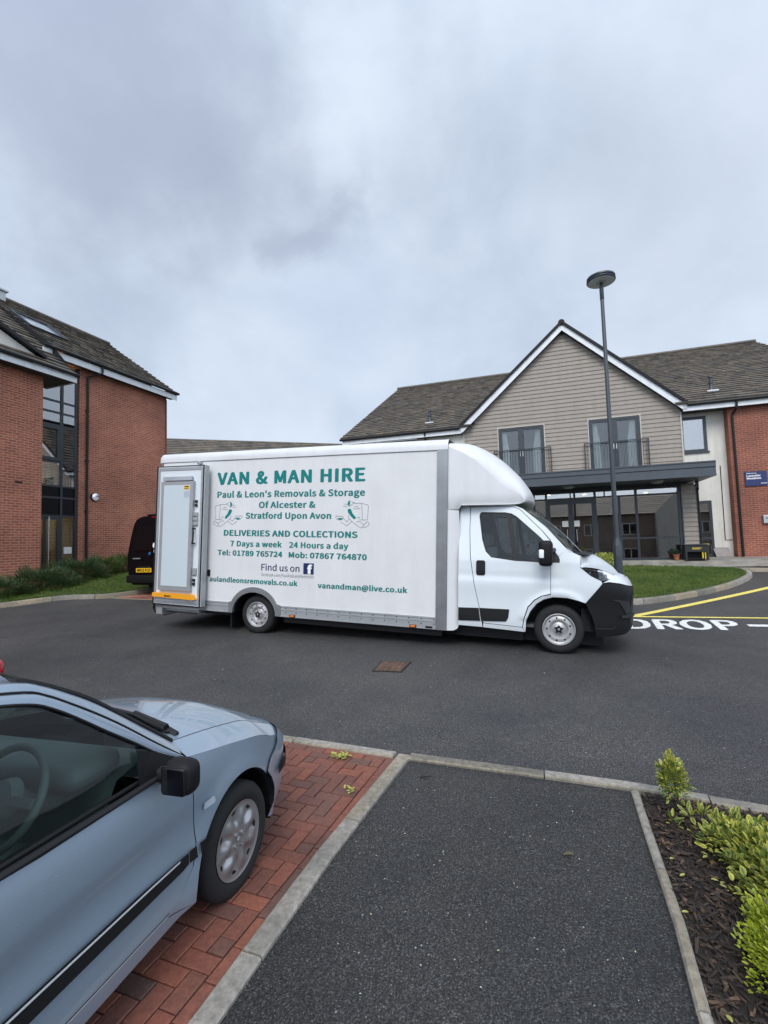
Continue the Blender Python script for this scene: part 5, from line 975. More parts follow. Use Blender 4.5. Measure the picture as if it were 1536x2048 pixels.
mb = MB(); mb.grid([[(.44*math.cos(a), y, .02+.44*math.sin(a)) for y in (.10, .55)] for a in [math.pi*i/14 for i in range(15)]]); mb.box(-.44, .5, -.1, .45, .55, .5); mb.box(.3, .2, -.02, .5, 1.9, .3); two(mb, 'wheel_well', 'black', van)
# ================================================================== SILVER-BLUE CAR IN THE NEAR BAY
KS = 0.9625
CF = frame((-0.8326, 2.3225, EYE-1.6738), (0.2672, 0.9636, 0)) @ Matrix.Scale(KS, 4)
car = thing('parked_car', 'silver-blue hatchback with wet paint parked on the red paving, near left', 'car', CF)
CY = 0.76
twoc = two_sided(CY)
KT = cr([(.35, 0), (.6, .010), (.74, .034), (.83, .075), (.90, .13), (.96, .23), (1.0, .42), (1.02, .76)], 5); KSs = [.35]
for a, b in zip(KT, KT[1:]): KSs.append(KSs[-1]+math.dist(a, b))
KM = KSs[-1]
def kcont(s):
    if s <= .35: return s, 0.0, (0, -1)
    for i in range(len(KSs)-1):
        if s <= KSs[i+1] or i == len(KSs)-2:
            t = min(1, (s-KSs[i])/(KSs[i+1]-KSs[i])); a, b = KT[i], KT[i+1]; d = (b[0]-a[0], b[1]-a[1]); l_ = math.hypot(*d); return a[0]+d[0]*t, a[1]+d[1]*t, (d[1]/l_, -d[0]/l_)
def carf(proud=0.0):
    def f(s, z):
        u, y, n = kcont(s); fr = max(0, min(1, (s-.42)/.45)); fr = fr*fr*(3-2*fr)
        ins = .75*max(0, z-.58)**2+.9*max(0, .26-z)**2+.020*math.exp(-((z-.50)/.10)**2)*(1-fr)*max(0, min(1, (-.05-s)/.4)) - .006*math.exp(-((z-.585)/.03)**2)*max(0, min(1, (-.05-s)/.3))
        r_ = math.hypot(s-.208, z-.195); ins -= .016*math.exp(-((r_-.36)/.05)**2) if s < .75 else 0
        back = fr*(1.25*max(0, z-.50)+1.0*max(0, .30-z)); rear = max(0, -1.9-s); y += .30*rear**2
        ins -= proud; return (u-n[0]*ins-back, y-n[1]*ins, z)
    return f
def arcp(cx, cz, r, a0, a1, n): return [(cx+r*math.cos(rad(a0+(a1-a0)*i/n)), cz+r*math.sin(rad(a0+(a1-a0)*i/n))) for i in range(n+1)]
ar = arcp(.208, .195, .356, 187, 42, 22)
fender = [(-.31, .222), (-.31, .206), (-.155, .150)]+ar+[(.555, .500), (.66, .540), (.73, .575), (.68, .592), (.588, .612), (.45, .655), (.3, .690), (.15, .722), (0, .752), (-.155, .785), (-.152, .632), (-.141, .405), (-.168, .320), (-.235, .245)]
door = [(-.160, .772), (-.157, .632), (-.146, .405), (-.173, .318), (-.24, .240), (-.315, .218), (-.8, .222), (-1.085, .224), (-1.085, .788), (-.86, .775), (-.5, .770)]
sillp = [(-.315, .213), (-.315, .203), (-.16, .150), (-.5, .146), (-1.75, .138), (-1.75, .217), (-.8, .217)]
rdoor = [(-1.090, .224), (-1.65, .226), (-1.80, .35), (-1.86, .46), (-1.86, .80), (-1.090, .788)]
rr_ = arcp(-2.10, .18, .345, 172, 8, 18)
rquart = [(-1.865, .805), (-1.865, .50)]+[p for p in rr_ if False]+[(-1.78, .33), (-1.755, .18)]+arcp(-2.10, .18, .345, 0, 180, 18)+[(-2.62, .18), (-2.64, .50), (-2.60, .80), (-2.2, .815)]
for nm, pl in (('front_wing', fender), ('door', door), ('sill', sillp), ('rear_door', rdoor), ('rear_wing_panel', rquart)):
    mb = MB(); mb.panel(pl, carf(), .035); o = twoc(mb, nm, 'car_blue', car, 50)
    if nm == 'door': cdoor = o
mb = MB(); mb.panel([(-.45, .19), (-.16, .17), (-.13, .3), (-.05, .46), (.05, .56), (.2, .6), (.38, .57), (.5, .52), (.6, .56), (.3, .67), (-.15, .76), (-.6, .75), (-1.8, .77), (-1.8, .19)], carf(-.02), .07); twoc(mb, 'inner_shell', 'black', car)
mb = MB(); mb.panel([(.478, .442), (.555, .492), (.66, .532), (.735, .566), (1.0, .57), (KM, .57), (KM, .14), (.9, .13), (.62, .16), (.515, .175), (.562, .24), (.555, .33), (.525, .39)], carf(.010), .04); bp_ = twoc(mb, 'front_bumper', 'car_blue', car, 50)
mb = MB(); mb.panel([(.62, .36), (KM, .36), (KM, .42), (.70, .42), (.63, .40)], carf(.024), .04); twoc(mb, 'bumper_strip', 'trim_dark', bp_, 50)
mb = MB(); mb.panel([(.90, .572), (1.02, .585), (1.25, .60), (1.25, .572)], carf(.02), .04); twoc(mb, 'headlight', 'lens', car)
mb = MB(); mb.panel([(.50, .43), (1.3, .43), (1.3, .575), (.75, .575), (.68, .57), (.60, .545), (.50, .50)], carf(-.004), .035); twoc(mb, 'bumper_joint', 'car_blue', car, 60)
# rub strips
mb = MB(); mb.panel([(-.205, .352), (-.24, .345), (-.5, .345), (-1.08, .345), (-1.08, .412), (-.5, .408), (-.205, .398)], carf(.014), .05); twoc(mb, 'rub_strip', 'trim_dark', cdoor, 50); mb = MB(); mb.panel([(-.26, .3905), (-1.08, .3995), (-1.08, .407), (-.26, .398)], carf(.0165), .05); twoc(mb, 'chrome_strip', 'chrome_paint', cdoor)
mb = MB(); mb.panel([(-.135, .352), (-.05, .385), (-.045, .40), (-.135, .402)], carf(.013), .05); twoc(mb, 'wing_strip', 'trim_dark', car, 50)
mb = MB(); mb.panel([(-.155, .400), (-.198, .400), (-.2, .352), (-.155, .352)], carf(.014), .05); twoc(mb, 'strip_end', 'trim_dark', cdoor)
mb = MB(); mb.panel([(-.095, .528), (-.085, .522), (-.025, .522), (-.016, .530), (-.020, .549), (-.03, .555), (-.09, .553)], carf(.012), .03); twoc(mb, 'indicator_lens', 'grey_vinyl', car, 50)
mb = MB(); mb.panel([(-.315, .219), (-1.085, .225), (-1.085, .2215), (-.315, .2155)], carf(.006), .1); twoc(mb, 'sill_trim', 'chrome_paint', car)
# bonnet
E2 = cr([(lambda p: (p[0], p[2], p[1]))(carf()(a, b)) for a, b in ((-.155, .786), (0, .753), (.15, .723), (.3, .691), (.45, .656), (.588, .613), (.68, .593), (.732, .576))], 5)
C2 = cr([(.115, .868, CY), (.18, .864, CY), (.28, .85, CY), (.40, .828, CY), (.53, .797, CY), (.67, .752, CY), (.79, .70, CY), (lambda p: (p[0], p[2], CY))(carf()(KM, .62))], 5)
qs = [i/22 for i in range(23)]; rows = []
for e, c in zip(E2, C2): rows.append([(e[0]+(c[0]-e[0])*math.sin(q*math.pi/2)**1.3, e[2]+(c[2]-e[2])*q, e[1]+(c[1]-e[1])*(1-(1-q)**3.1)) for q in qs])
def edge_row(q): return Vector(carf()(.732+(KM-.732)*q**.9, .576+.044*(1-(1-q)**2)))
nR = len(rows)
for i in range(nR):
    w_ = max(0, (i/(nR-1)-.55)/.45); w_ = w_*w_*(3-2*w_)
    rows[i] = [tuple(Vector(p).lerp(edge_row(q), w_*(1 if i == nR-1 else .92))) for p, q in zip(rows[i], qs)]
def sub(rows, a, b): return [r[a:b+1] for r in rows]
mb = MB(); mb.grid(sub(rows, 0, 4), flip=True); twoc(mb, 'wing_top', 'car_blue', car, 60)
mb = MB(); mb.grid([[Vector(r[4]).lerp(Vector(r[5]), .15)]+r[5:] for r in rows], flip=True); twoc(mb, 'bonnet', 'car_blue', car, 60)
mb = MB(); mb.grid([[Vector(p)-Vector((0, 0, .012)) for p in r[3:6]] for r in rows[:-6]], flip=True); twoc(mb, 'bonnet_gap', 'black', car)
mb = MB(); mb.panel([(.70, .552), (KM, .56), (KM, .6205), (1.25, .617), (1.0, .603), (.85, .588), (.733, .5765)], carf(), .035); twoc(mb, 'front_panel', 'car_blue', car, 60)
# greenhouse
G = cr([(-.164, .789, .05), (-.289, .891, .081), (-.439, 1.019, .119), (-.548, 1.104, .145), (-.649, 1.175, .166), (-.72, 1.221, .18), (-.80, 1.256, .19), (-1.0, 1.29, .20), (-1.35, 1.30, .2), (-1.8, 1.27, .2), (-2.15, 1.19, .19), (-2.42, 1.0, .15), (-2.5, .82, .1)], 4)
Wt = cr([(-.185, .790, .040), (-.311, .866, .062), (-.411, .945, .084), (-.534, 1.038, .106), (-.627, 1.112, .126), (-.723, 1.182, .144), (-.815, 1.228, .155), (-1.0, 1.265, .162), (-1.35, 1.275, .165), (-1.75, 1.24, .165), (-2.0, 1.17, .15), (-2.15, 1.0, .11), (-2.17, .82, .06)], 4)
Se = cr([(-.115, .825, .155), (-.240, .925, .173), (-.421, 1.070, .207), (-.515, 1.141, .221), (-.603, 1.196, .233), (-.694, 1.246, .244), (-.79, 1.285, .255), (-1.0, 1.32, .28), (-1.35, 1.33, .29), (-1.8, 1.3, .29), (-2.15, 1.215, .27), (-2.4, 1.02, .22), (-2.5, .83, .16)], 4)
mb = MB(); rowsP = []
for w_, g in zip(Wt, G):
    a, b = Vector((w_[0], w_[2], w_[1])), Vector((g[0], g[2], g[1])); rowsP.append([a, a.lerp(b, .33)+Vector((0, -.008, .004)), a.lerp(b, .7)+Vector((0, -.010, .006)), b])
mb.grid(rowsP); twoc(mb, 'door_frame', 'car_blue', cdoor, 60)
mb = MB(); rowsQ = []
for g, s_ in zip(G, Se):
    a, b = Vector((g[0], g[2], g[1])), Vector((s_[0], s_[2], s_[1])); rowsQ.append([a+Vector((0, .004, .006)), a.lerp(b, .35)+Vector((0, 0, .016)), a.lerp(b, .7)+Vector((0, 0, .014)), b])
mb.grid(rowsQ[:25]); twoc(mb, 'windscreen_pillar', 'car_blue', car, 60)
mb = MB(); mb.tube([Vector((g[0], g[2]+.003, g[1]+.006)) for g in G[:42]], .0036, 6); twoc(mb, 'drip_seal', 'black', car)
mb = MB(); mb.grid([[r[3], r[3]+(Vector((r[3].x+.02, CY, r[3].z+.03))-r[3])*.07+Vector((.004, 0, .012))] for r in rowsQ[:25]]); mb.tube([r[3]+Vector((.002, 0, .006)) for r in rowsQ[:25]], .012, 6); twoc(mb, 'screen_seal', 'black', car)
rows = []
for i, r in enumerate(rowsQ[24:]):
    e = r[3]; zc_ = min(1.338, e.z+.05) if i < 17 else e.z+.02; g0 = r[0]; k = i/max(1, len(rowsQ[24:])-1); cu = e.x+(.10 if i == 0 else .10*(1-min(1, i/6)))
    rows.append([r[0], r[1], r[2]]+[(e.x+(cu-e.x)*math.sin(q*math.pi/2), e.y+(CY-e.y)*q, e.z+(zc_-e.z)*math.sin(q*math.pi/2)) for q in [j/8 for j in range(9)]])
mb = MB(); mb.grid(rows); twoc(mb, 'roof', 'car_blue', car, 60)
rows = []
for i in range(25):
    e = rowsQ[i][3]; t = i/24; c = Vector((.085-.775*t, CY, .875+.44*t+.02*math.sin(t*3.14))); rows.append([(e.x+(c.x-e.x)*math.sin(q*math.pi/2), e.y+(c.y-e.y)*q, e.z+(c.z-e.z)*math.sin(q*math.pi/2)) for q in [j/10 for j in range(11)]])
mb = MB(); mb.grid(rows); twoc(mb, 'windscreen', 'car_glass', car, 60)
mb = MB(); sb_ = rows[0]; rb_ = [(-.155+(.125+.155)*math.sin(q*math.pi/2)**1.3, .045+(CY-.045)*q, .772+(.858-.772)*(1-(1-q)**3)) for q in [j/10 for j in range(11)]]
mb.grid([[Vector(p)+Vector((-.01, 0, -.006)) for p in sb_], [Vector(a).lerp(Vector(b), .5)-Vector((0, 0, .035)) for a, b in zip(sb_, rb_)], [Vector(p)-Vector((.0, 0, .035)) for p in rb_]], flip=True); twoc(mb, 'scuttle_panel', 'black', car)
mb = MB(); mb.tube([(-.03, .19, .825), (-.025, .30, .862), (-.005, .45, .893), (.02, .70, .915)], [.016, .018, .011, .008], 6); mb.tube([(-.06, .22, .845), (-.03, .45, .905), (.0, .74, .925)], .007, 5); mb.tube([(-.045, .24, .86), (-.012, .46, .908)], [.02, .012], 6); mb.build('wiper', 'black', car)
mb = MB(); mb.tube([(-.05, .90, .905), (-.01, 1.15, .89), (.02, 1.3, .86)], .01, 6); mb.build('wiper', 'black', car)
# side windows, sail panels, belt seals
mb = MB(); rowsW = []
for w_ in Wt[8:39]:
    zb = .778+.02*max(0, min(1, (-.4-w_[0])/1.2)); a, b = Vector((w_[0], w_[2]+.004, w_[1]-.004)), Vector((w_[0]+.02*0, .045, zb)); rowsW.append([a.lerp(b, k/4) for k in range(5)])
mb.grid(rowsW, flip=True); twoc(mb, 'side_window', 'car_glass', cdoor, 60)
mb = MB(); mb.tube([Vector((w_[0], w_[2]-.001, w_[1]-.002)) for w_ in Wt[1:40]], .0055, 6); mb.tube([(-.17, .028, .778), (-.5, .030, .783), (-1.0, .030, .797), (-1.9, .034, .815)], .012, 6); mb.tube([(-.40, .050, .800), (-1.0, .048, .812), (-1.9, .05, .83)], .009, 6); twoc(mb, 'window_seal', 'black', cdoor, 60)
mb = MB(); mb.add([(-.19, .030, .786), (-.445, .034, .790), (-.425, .066, .925), (-.35, .060, .888), (-.27, .045, .838)], [(0, 1, 2, 3, 4)]); twoc(mb, 'sail_panel', 'trim_dark', cdoor)
# mirror
mb = MB(); mb.rbox(-.392, -.156, .727, -.285, -.012, .868, .045, 4); mrr = twoc(mb, 'door_mirror', 'trim_dark', car, 60); mb = MB(); mb.rbox(-.396, -.140, .742, -.380, -.026, .853, .012, 2); mb.tube([(-.33, .0, .78), (-.32, .04, .79)], .03, 8); twoc(mb, 'mirror_rim', 'black', mrr, 50); mb = MB(); mb.rbox(-.399, -.134, .748, -.394, -.06, .847, .002); twoc(mb, 'mirror_glass', 'black_van', mrr, 50)
# interior
mb = MB(); mb.box(-1.9, .14, .18, .0, 2*CY-.14, .24); mb.grid([[(u, y, z) for y in [.17+(2*CY-.34)*j/10 for j in range(11)]] for u, z in ((-.06, .74), (-.14, .79), (-.28, .82), (-.42, .79), (-.47, .70), (-.45, .45))]); mb.box(-1.1, .60, .24, -.3, .92, .50); mb.box(-1.08, .055, .24, -.2, .075, .77); mb.box(-1.08, 2*CY-.075, .24, -.2, 2*CY-.055, .77); mb.build('dashboard', 'dash', car, 50)
mb = MB(); mb.rbox(-.60, .20, .80, -.34, .62, .905, .05, 3); mb.build('instrument_hood', 'dash', car, 60)
mb = MB(); c_, ax = Vector((-.70, .42, .83)), Vector((.86, 0, -.5)); a_ = Vector((0, 1, 0)); b_ = ax.cross(a_).normalized(); mb.tube([c_+(a_*math.cos(t)+b_*math.sin(t))*.178 for t in [i*math.pi/16 for i in range(33)]], .0155, 8, caps=False); mb.obox(c_-a_*.17, c_+a_*.17, .05, .03, b_); mb.obox(c_, c_-b_*.17, .05, .03, a_); mb.lathe([(0, -.03), (.06, -.02), (.075, .02)], c_, ax, 20); mb.tube([c_, c_+ax*.25], .04, 8); mb.build('steering_wheel', 'dash', car, 60)
mb = MB()
for y in (.40, 1.12): mb.rbox(-1.42, y-.22, .3, -.86, y+.22, .46, .06); mb.rbox(-1.55, y-.22, .4, -1.34, y+.22, 1.0, .07); mb.rbox(-1.56, y-.13, 1.02, -1.46, y+.13, 1.18, .04)
mb.rbox(-2.1, .2, .4, -1.9, 1.32, .95, .06); mb.build('seat', 'seat', car, 50)
mb = MB(); mb.add([(-2.55, .25, .20), (-2.68, .3, .55), (-2.58, .3, .82), (-2.50, .32, .84), (-2.38, .35, 1.05), (-2.38, 1.17, 1.05), (-2.50, 1.20, .84), (-2.58, 1.22, .82), (-2.68, 1.22, .55), (-2.55, 1.27, .20)], [(0, 1, 8, 9), (1, 2, 7, 8)]); mb.build('tailgate', 'car_blue', car); mb = MB(); mb.quad((-2.5, .2, .84), (-2.36, .26, 1.10), (-2.36, 1.26, 1.10), (-2.5, 1.32, .84)); mb.build('rear_window', 'car_glass', car)
mb = MB(); mb.rbox(-2.74, .06, .18, -2.6, 2*CY-.06, .48, .05); mb.build('rear_bumper', 'car_blue', car, 50)
# wheels
def car_wheel(u, z, y, s, steer=0.0):
    R_ = .272; sr = math.sin(steer); co = math.cos(steer); base = Vector((u, y, z))
    def f(x, yy, zz): return base+Vector((x*co-yy*sr*s, (x*sr*s+yy*co), zz)) if s > 0 else base+Vector((x*co, -yy, zz))
    w_ = MB(); w_.lathe([(.182, .012), (.188, .000), (.210, -.010), (.240, -.008), (.261, .006), (.271, .022), (R_, .045), (R_, .120), (.238, .14), (.22, .158), (.17, .16)], (0, 0, 0), (0, 1, 0), 56)
    for k in range(3): w_.lathe([(R_-.004, .052+.03*k), (R_-.004, .056+.03*k)], (0, 0, 0), (0, 1, 0), 40)
    wh = w_.xform(f).build('wheel', 'rubber', car, 35)
    m = MB(); nr, na = 26, 126; rows = []
    for i in range(nr+1):
        r0 = .004+.156*i/nr; r = r0*1.15; row = []
        for j in range(na+1):
            a = 2*math.pi*j/na; lobe = .5+.5*math.cos(7*a); k = max(0, min(1, (r-.052)/.05)); h = .004-.010*math.sin(min(1, r0/.15)*math.pi)*.8
            groove = k*(lobe**1.4)*max(0, 1-abs((r-.112)/.05)**2.5); h += .017*groove; h -= .008*(1-lobe)*k*max(0, 1-((r-.105)/.05)**2)
            if r0 > .150: h = .002-.004*(r0-.150)/.01
            row.append((r*math.cos(a), h, r*math.sin(a)))
        rows.append(row)
    m.grid(rows); tr = m.xform(f).build('wheel_trim', 'silver', wh, 70)
    m = MB()
    for k in range(7):
        a = 2*math.pi*k/7; P = []
        for j in range(12):
            t = 2*math.pi*j/12; rr2 = .155+.013*math.sin(t); aa = a+.125*math.cos(t)*(1.0+.25*math.sin(t)); P.append((rr2*math.cos(aa), rr2*math.sin(aa)))
        m.prism(P, lambda a_, b_: (a_, .0055, b_), lambda a_, b_: (a_, .03, b_))
    m.xform(f).build('trim_slot', 'black', tr)
    m = MB()
    for k in range(4):
        a = 2*math.pi*k/4+.6; c_ = (.036*math.cos(a), -.004, .036*math.sin(a)); m.lathe([(.0, -.001), (.008, -.001), (.0085, -.006), (.0125, -.006), (.013, .004)], c_, (0, 1, 0), 12)
    m.lathe([(0, -.008), (.012, -.007), (.016, .0)], (0, 0, 0), (0, 1, 0), 12); m.xform(f).build('wheel_nut', 'silver', tr, 40)
car_wheel(.216, .212, .006, 1, rad(-3)); car_wheel(.216, .212, 2*CY-.026, -1); car_wheel(-2.10, .185, .030, 1); car_wheel(-2.10, .185, 2*CY-.03, -1)
mb = MB(); mb.grid([[(.208+.352*math.cos(a), y, .195+.352*math.sin(a)) for y in (.012, .26)] for a in [rad(-10+200*i/20) for i in range(21)]]); mb.box(-.15, .25, .12, .56, .28, .55); mb.box(-2.6, .12, .10, .7, 2*CY-.12, .19); mb.grid([[(-2.1+.34*math.cos(a), y, .18+.34*math.sin(a)) for y in (.02, .28)] for a in [rad(180*i/16) for i in range(17)]]); twoc(mb, 'wheel_well', 'black', car)

# second car in the next bay: only its red rear lamp reaches into the frame
rc = thing('neighbour_car', 'car of which only a red rear lamp shows at the far left edge', 'car', frame((-2.725, 3.33, terr(-2.8, 3.4)), (-0.2672, -0.9636, 0)))
mb = MB(); mb.rbox(.02, -1.72, .22, 3.6, -.12, .86, .16, 4); mb.rbox(.45, -1.6, .80, 2.5, -.25, 1.30, .22, 4); mb.build('body', 'black_van', rc, 60)
mb = MB(); mb.rbox(-.09, -.20, .74, .18, .05, .965, .05, 3); mb.build('tail_light', 'red_lens', rc, 60)
for x in (.6, 2.9):
    for y in (-.05, -1.6): MB().lathe([(0, 0), (.18, 0), (.28, 0), (.30, .03), (.30, .17), (.2, .18)], (x, y, .28), (0, -1 if y > -.5 else 1, 0), 24).build('wheel', 'rubber', rc, 40)
# ================================================================== BLACK VAN, LAMP POST
BV = frame((-6.04, 12.67, terr(-6.2, 13.0)), (0.342, 0.940, 0.03))
bv = thing('black_van', 'shiny black panel van parked by the wall, seen from behind beside the box van', 'van', BV)
sec = [(0, .30), (.78, .30), (.86, .36), (.93, .55), (.955, .80), (.955, 1.10), (.93, 1.30), (.87, 1.65), (.80, 1.95), (.72, 2.06), (.55, 2.12), (0, 2.15)]
def ring_(x, k=1.0, zt=1.0, lean=0.0):
    P = [(y*k, .30+(z-.30)*zt) for y, z in sec]; P = [(-y, z) for y, z in P]+[(y, z) for y, z in P[::-1]][1:-1]
    return [(x+lean*max(0, z-1.1), y, z) for y, z in P]
st = [(-.0, .985, .99, .12), (.03, 1.0, 1.0, .12), (.4, 1.0, 1.0, .03), (1.5, 1, 1, 0), (3.3, 1, 1, 0), (3.7, .99, .98, 0), (4.3, .97, .62, 0), (4.9, .94, .52, 0), (5.05, .88, .40, 0)]
mb = MB(); R_ = [ring_(x, k, zt, le) for x, k, zt, le in st]; R_ = [r+[r[0]] for r in R_]; mb.grid(R_); mb.add(R_[0][:-1], [tuple(range(len(R_[0])-1))]); mb.add(R_[-1][:-1], [tuple(range(len(R_[0])-1))[::-1]]); mb.build('body', 'black_van', bv, 40)
lean = lambda z: .12*max(0, z-1.1)-.012
mb = MB(); mb.prism([(-.72, 1.22), (-.06, 1.20), (-.06, 1.88), (-.64, 1.88)][::-1], lambda y, z: (lean(z)-.004, -y if False else y, z), lambda y, z: (lean(z)+.01, y, z)); mb.prism([(.06, 1.20), (.72, 1.22), (.64, 1.88), (.06, 1.88)], lambda y, z: (lean(z)-.004, y, z), lambda y, z: (lean(z)+.01, y, z)); mb.build('rear_window', mat('black_glass', (.003, .003, .004), .12, spec=.25), bv)
mb = MB(); mb.box(-.012, -.005, .5, .0, .005, 1.2); mb.rbox(-.08, -.93, .36, .06, .93, .56, .03); mb.build('rear_bumper', 'trim_dark', bv, 40)
mb = MB(); mb.rbox(-.02, -.16+.30, .95-.2, .0, .56, .80, .006); mb.build('plate_recess', 'trim_dark', bv)
pl = MB().box(-.035, .10, .635, -.014, .62, .745).build('number_plate', 'plate_yellow', bv); lettering('WK21 FCD', lambda x, z: (-.037, -x, z), -.59, -.13, .655, .07, .03).build('plate_lettering', 'black', pl)
for s in (1, -1):
    mb = MB(); mb.rbox(.03, s*.925-.03, .75, .16, s*.925+.035, 1.15, .02); mb.build('tail_light', 'red_lens', bv, 40); mb = MB(); mb.rbox(3.2, s*1.08-.1, 1.15, 3.32, s*1.08+.1, 1.4, .03); mb.build('door_mirror', 'black', bv, 40)
    for x in (.95, 4.15): mb = MB(); mb.lathe([(.0, 0), (.20, 0), (.21, -.02), (.30, -.02), (.335, .03), (.335, .2), (.28, .22)], (x, s*.93, .335), (0, -s, 0), 28); mb.build('wheel', 'rubber', bv, 40)
mb = MB(); mb.rbox(.13, -.36, 2.12, .36, .36, 2.17, .015); mb.build('roof_spoiler', 'black_van', bv, 40); mb = MB(); mb.rbox(.10, -.18, 2.07, .14, .18, 2.10, .01); mb.build('brake_light', 'red_lens', bv)
mb = MB(); mb.rbox(.10, -.52, 2.14, .5, -.28, 2.25, .04); mb.build('roof_vent', 'dull_alu', bv, 40)
mb = MB(); mb.prism([(-.02, 1.10), (.05, 1.08), (.05, 1.16), (-.02, 1.17)], lambda y, z: (lean(z)-.012, y+.14, z), lambda y, z: (lean(z)-.006, y+.14, z)); mb.build('blue_sticker', mat('blue_vinyl', (.01, .10, .30), .4), bv)
def blob(cx, cz, rx, rz): return [(cx+rx*math.cos(a), cz+rz*math.sin(a)) for a in [i*math.pi/8 for i in range(16)]]
mb = MB()
for cx, cz, rx, rz in ((.0, 1.34, .065, .075), (-.045, 1.19, .06, .085)): mb.prism(blob(cx, cz, rx, rz), lambda y, z: (lean(z)-.014, y, z), lambda y, z: (lean(z)-.006, y, z))
mb.build('white_sticker', 'white_vinyl', bv)
mb = MB()
for i, ch in enumerate('TO'): lettering(ch, lambda x, z, i=i: (lean(z)-.010, -x, z+.06*i), .20+.13*i, .29+.13*i, .90+.02*i, .085, .03, mb=mb)
mb.build('sticker_lettering', 'white_vinyl', bv)
mb = MB(); mb.box(-.022, .48, .99, -.012, .74, 1.015); mb.build('badge', 'dull_alu', bv)

# street lamp on the lawn
lx, ly = 5.42, 11.25; lz = terr(lx, ly)+.10
lp = thing('lamp_post', 'dark grey street lamp with a flat round head on the entrance lawn', 'street lamp', Matrix.Translation((lx, ly, lz)))
mb = MB(); mb.lathe([(.098, -.1), (.098, 1.18), (.094, 1.20), (.060, 1.36), (.056, 1.40)], (0, 0, 0), (0, 0, 1), 8); mb.box(-.05, -.101, .25, .05, -.09, .95); mb.build('base', 'post', lp, 25)
H = 7.55; mb = MB(); mb.lathe([(.056, 1.35), (.042, H-.45), (.040, H-.44), (.048, H-.43), (.048, H-.12), (.036, H-.11), (.036, H)], (0, 0, 0), (0, 0, 1), 16); mb.build('pole', 'post', lp, 40)
mb = MB(); mb.lathe([(0, .02), (.31, .02), (.325, .035), (.328, .05), (.31, .058), (.30, .064), (.30, .092), (.322, .10), (.318, .135), (.25, .165), (.1, .18), (0, .18)], (0, 0, H-.02), (0, 0, 1), 40); hd = mb.build('lamp_head', 'post', lp, 35)
MB().lathe([(0, .012), (.288, .012), (.297, .02)], (0, 0, H-.02), (0, 0, 1), 40).build('diffuser', mat('lamp_underside', (.62, .65, .67), .4), hd)
mb = MB(); mb.box(-.085, -.085, H-.012, .085, -.078, H-.004); mb.box(-.085, .078, H-.012, .085, .085, H-.004); mb.box(-.085, -.078, H-.012, -.078, .078, H-.004); mb.box(.078, -.078, H-.012, .085, .078, H-.004); mb.build('led_panel', 'post', hd)
# ================================================================== SMALL PLANTS AND LITTER
def leaf(mb, p, d, up, l, wd, ci, cr, fold=0.25):
    """pointed oval leaf: centre colour ci, margin colour cr"""
    d = d.normalized(); s = d.cross(up)
    if s.length < 1e-3: s = d.cross(Vector((1, 0, 0)))
    s.normalize(); n = s.cross(d)
    C = [p, p+d*l*.35, p+d*l*.7, p+d*l]
    Lm = [p+d*l*.22+s*wd*.38+n*wd*fold*.5, p+d*l*.55+s*wd*.5+n*wd*fold*.7, p+d*l*.83+s*wd*.30+n*wd*fold*.4]
    Rm = [p+d*l*.22-s*wd*.38+n*wd*fold*.5, p+d*l*.55-s*wd*.5+n*wd*fold*.7, p+d*l*.83-s*wd*.30+n*wd*fold*.4]
    fs = [(0,1,4),(1,5,4),(1,2,5),(2,6,5),(2,3,6),(0,7,1),(1,7,8),(1,8,2),(2,8,9),(2,9,3)]
    mb.add(C+Lm+Rm, fs, 0, [ci, ci, ci, cr]+[cr]*6)
def foliage(mb, c, rad3, n, l, wd, colfn, seed, shell=0.35, upbias=0.5, low=-0.7, lump=0.25):
    r = random.Random(seed); c = Vector(c)
    for _ in range(n):
        while True:
            v = Vector((r.gauss(0, 1), r.gauss(0, 1), r.gauss(0, 1)))
            if v.length > 1e-3:
                v.normalize()
                if v.z > low: break
        k = (1-shell*r.random()**1.3)*(1+lump*noise.noise(v*2.1+Vector((seed, 0, 0)))); p = c+Vector((v.x*rad3[0], v.y*rad3[1], v.z*rad3[2]))*k
        d = (v+Vector((r.gauss(0, .45), r.gauss(0, .45), upbias+r.gauss(0, .35)))); ci, cr = colfn(r, k, v)
        leaf(mb, p, d, Vector((r.gauss(0, .3), r.gauss(0, .3), 1)), l*r.uniform(.65, 1.25), wd*r.uniform(.7, 1.2), ci, cr)
def varieg(r, k, v):
    t = r.random(); g = (.035+.04*t, .085+.07*t, .02+.012*t)
    if r.random() < .20+.25*max(0, v.z): return (.27, .31, .05), (.58, .53, .11)
    return g, ((.46, .46, .10) if r.random() < .72 else (.14, .20, .035))
def lime(r, k, v):
    t = r.random(); return (.17+.15*t, .24+.15*t, .022), (.27+.20*t, .33+.17*t, .035)
def darkg(r, k, v):
    t = r.random(); return (.034+.03*t, .062+.045*t, .032), (.055+.04*t, .095+.055*t, .046)
def shrub_thing(name, label, at, build_fn, cat='shrub', group=None):
    o = thing(name, label, cat, Matrix.Translation(at), group); return o
gz = lambda x, y: terr(x, y)+0.02
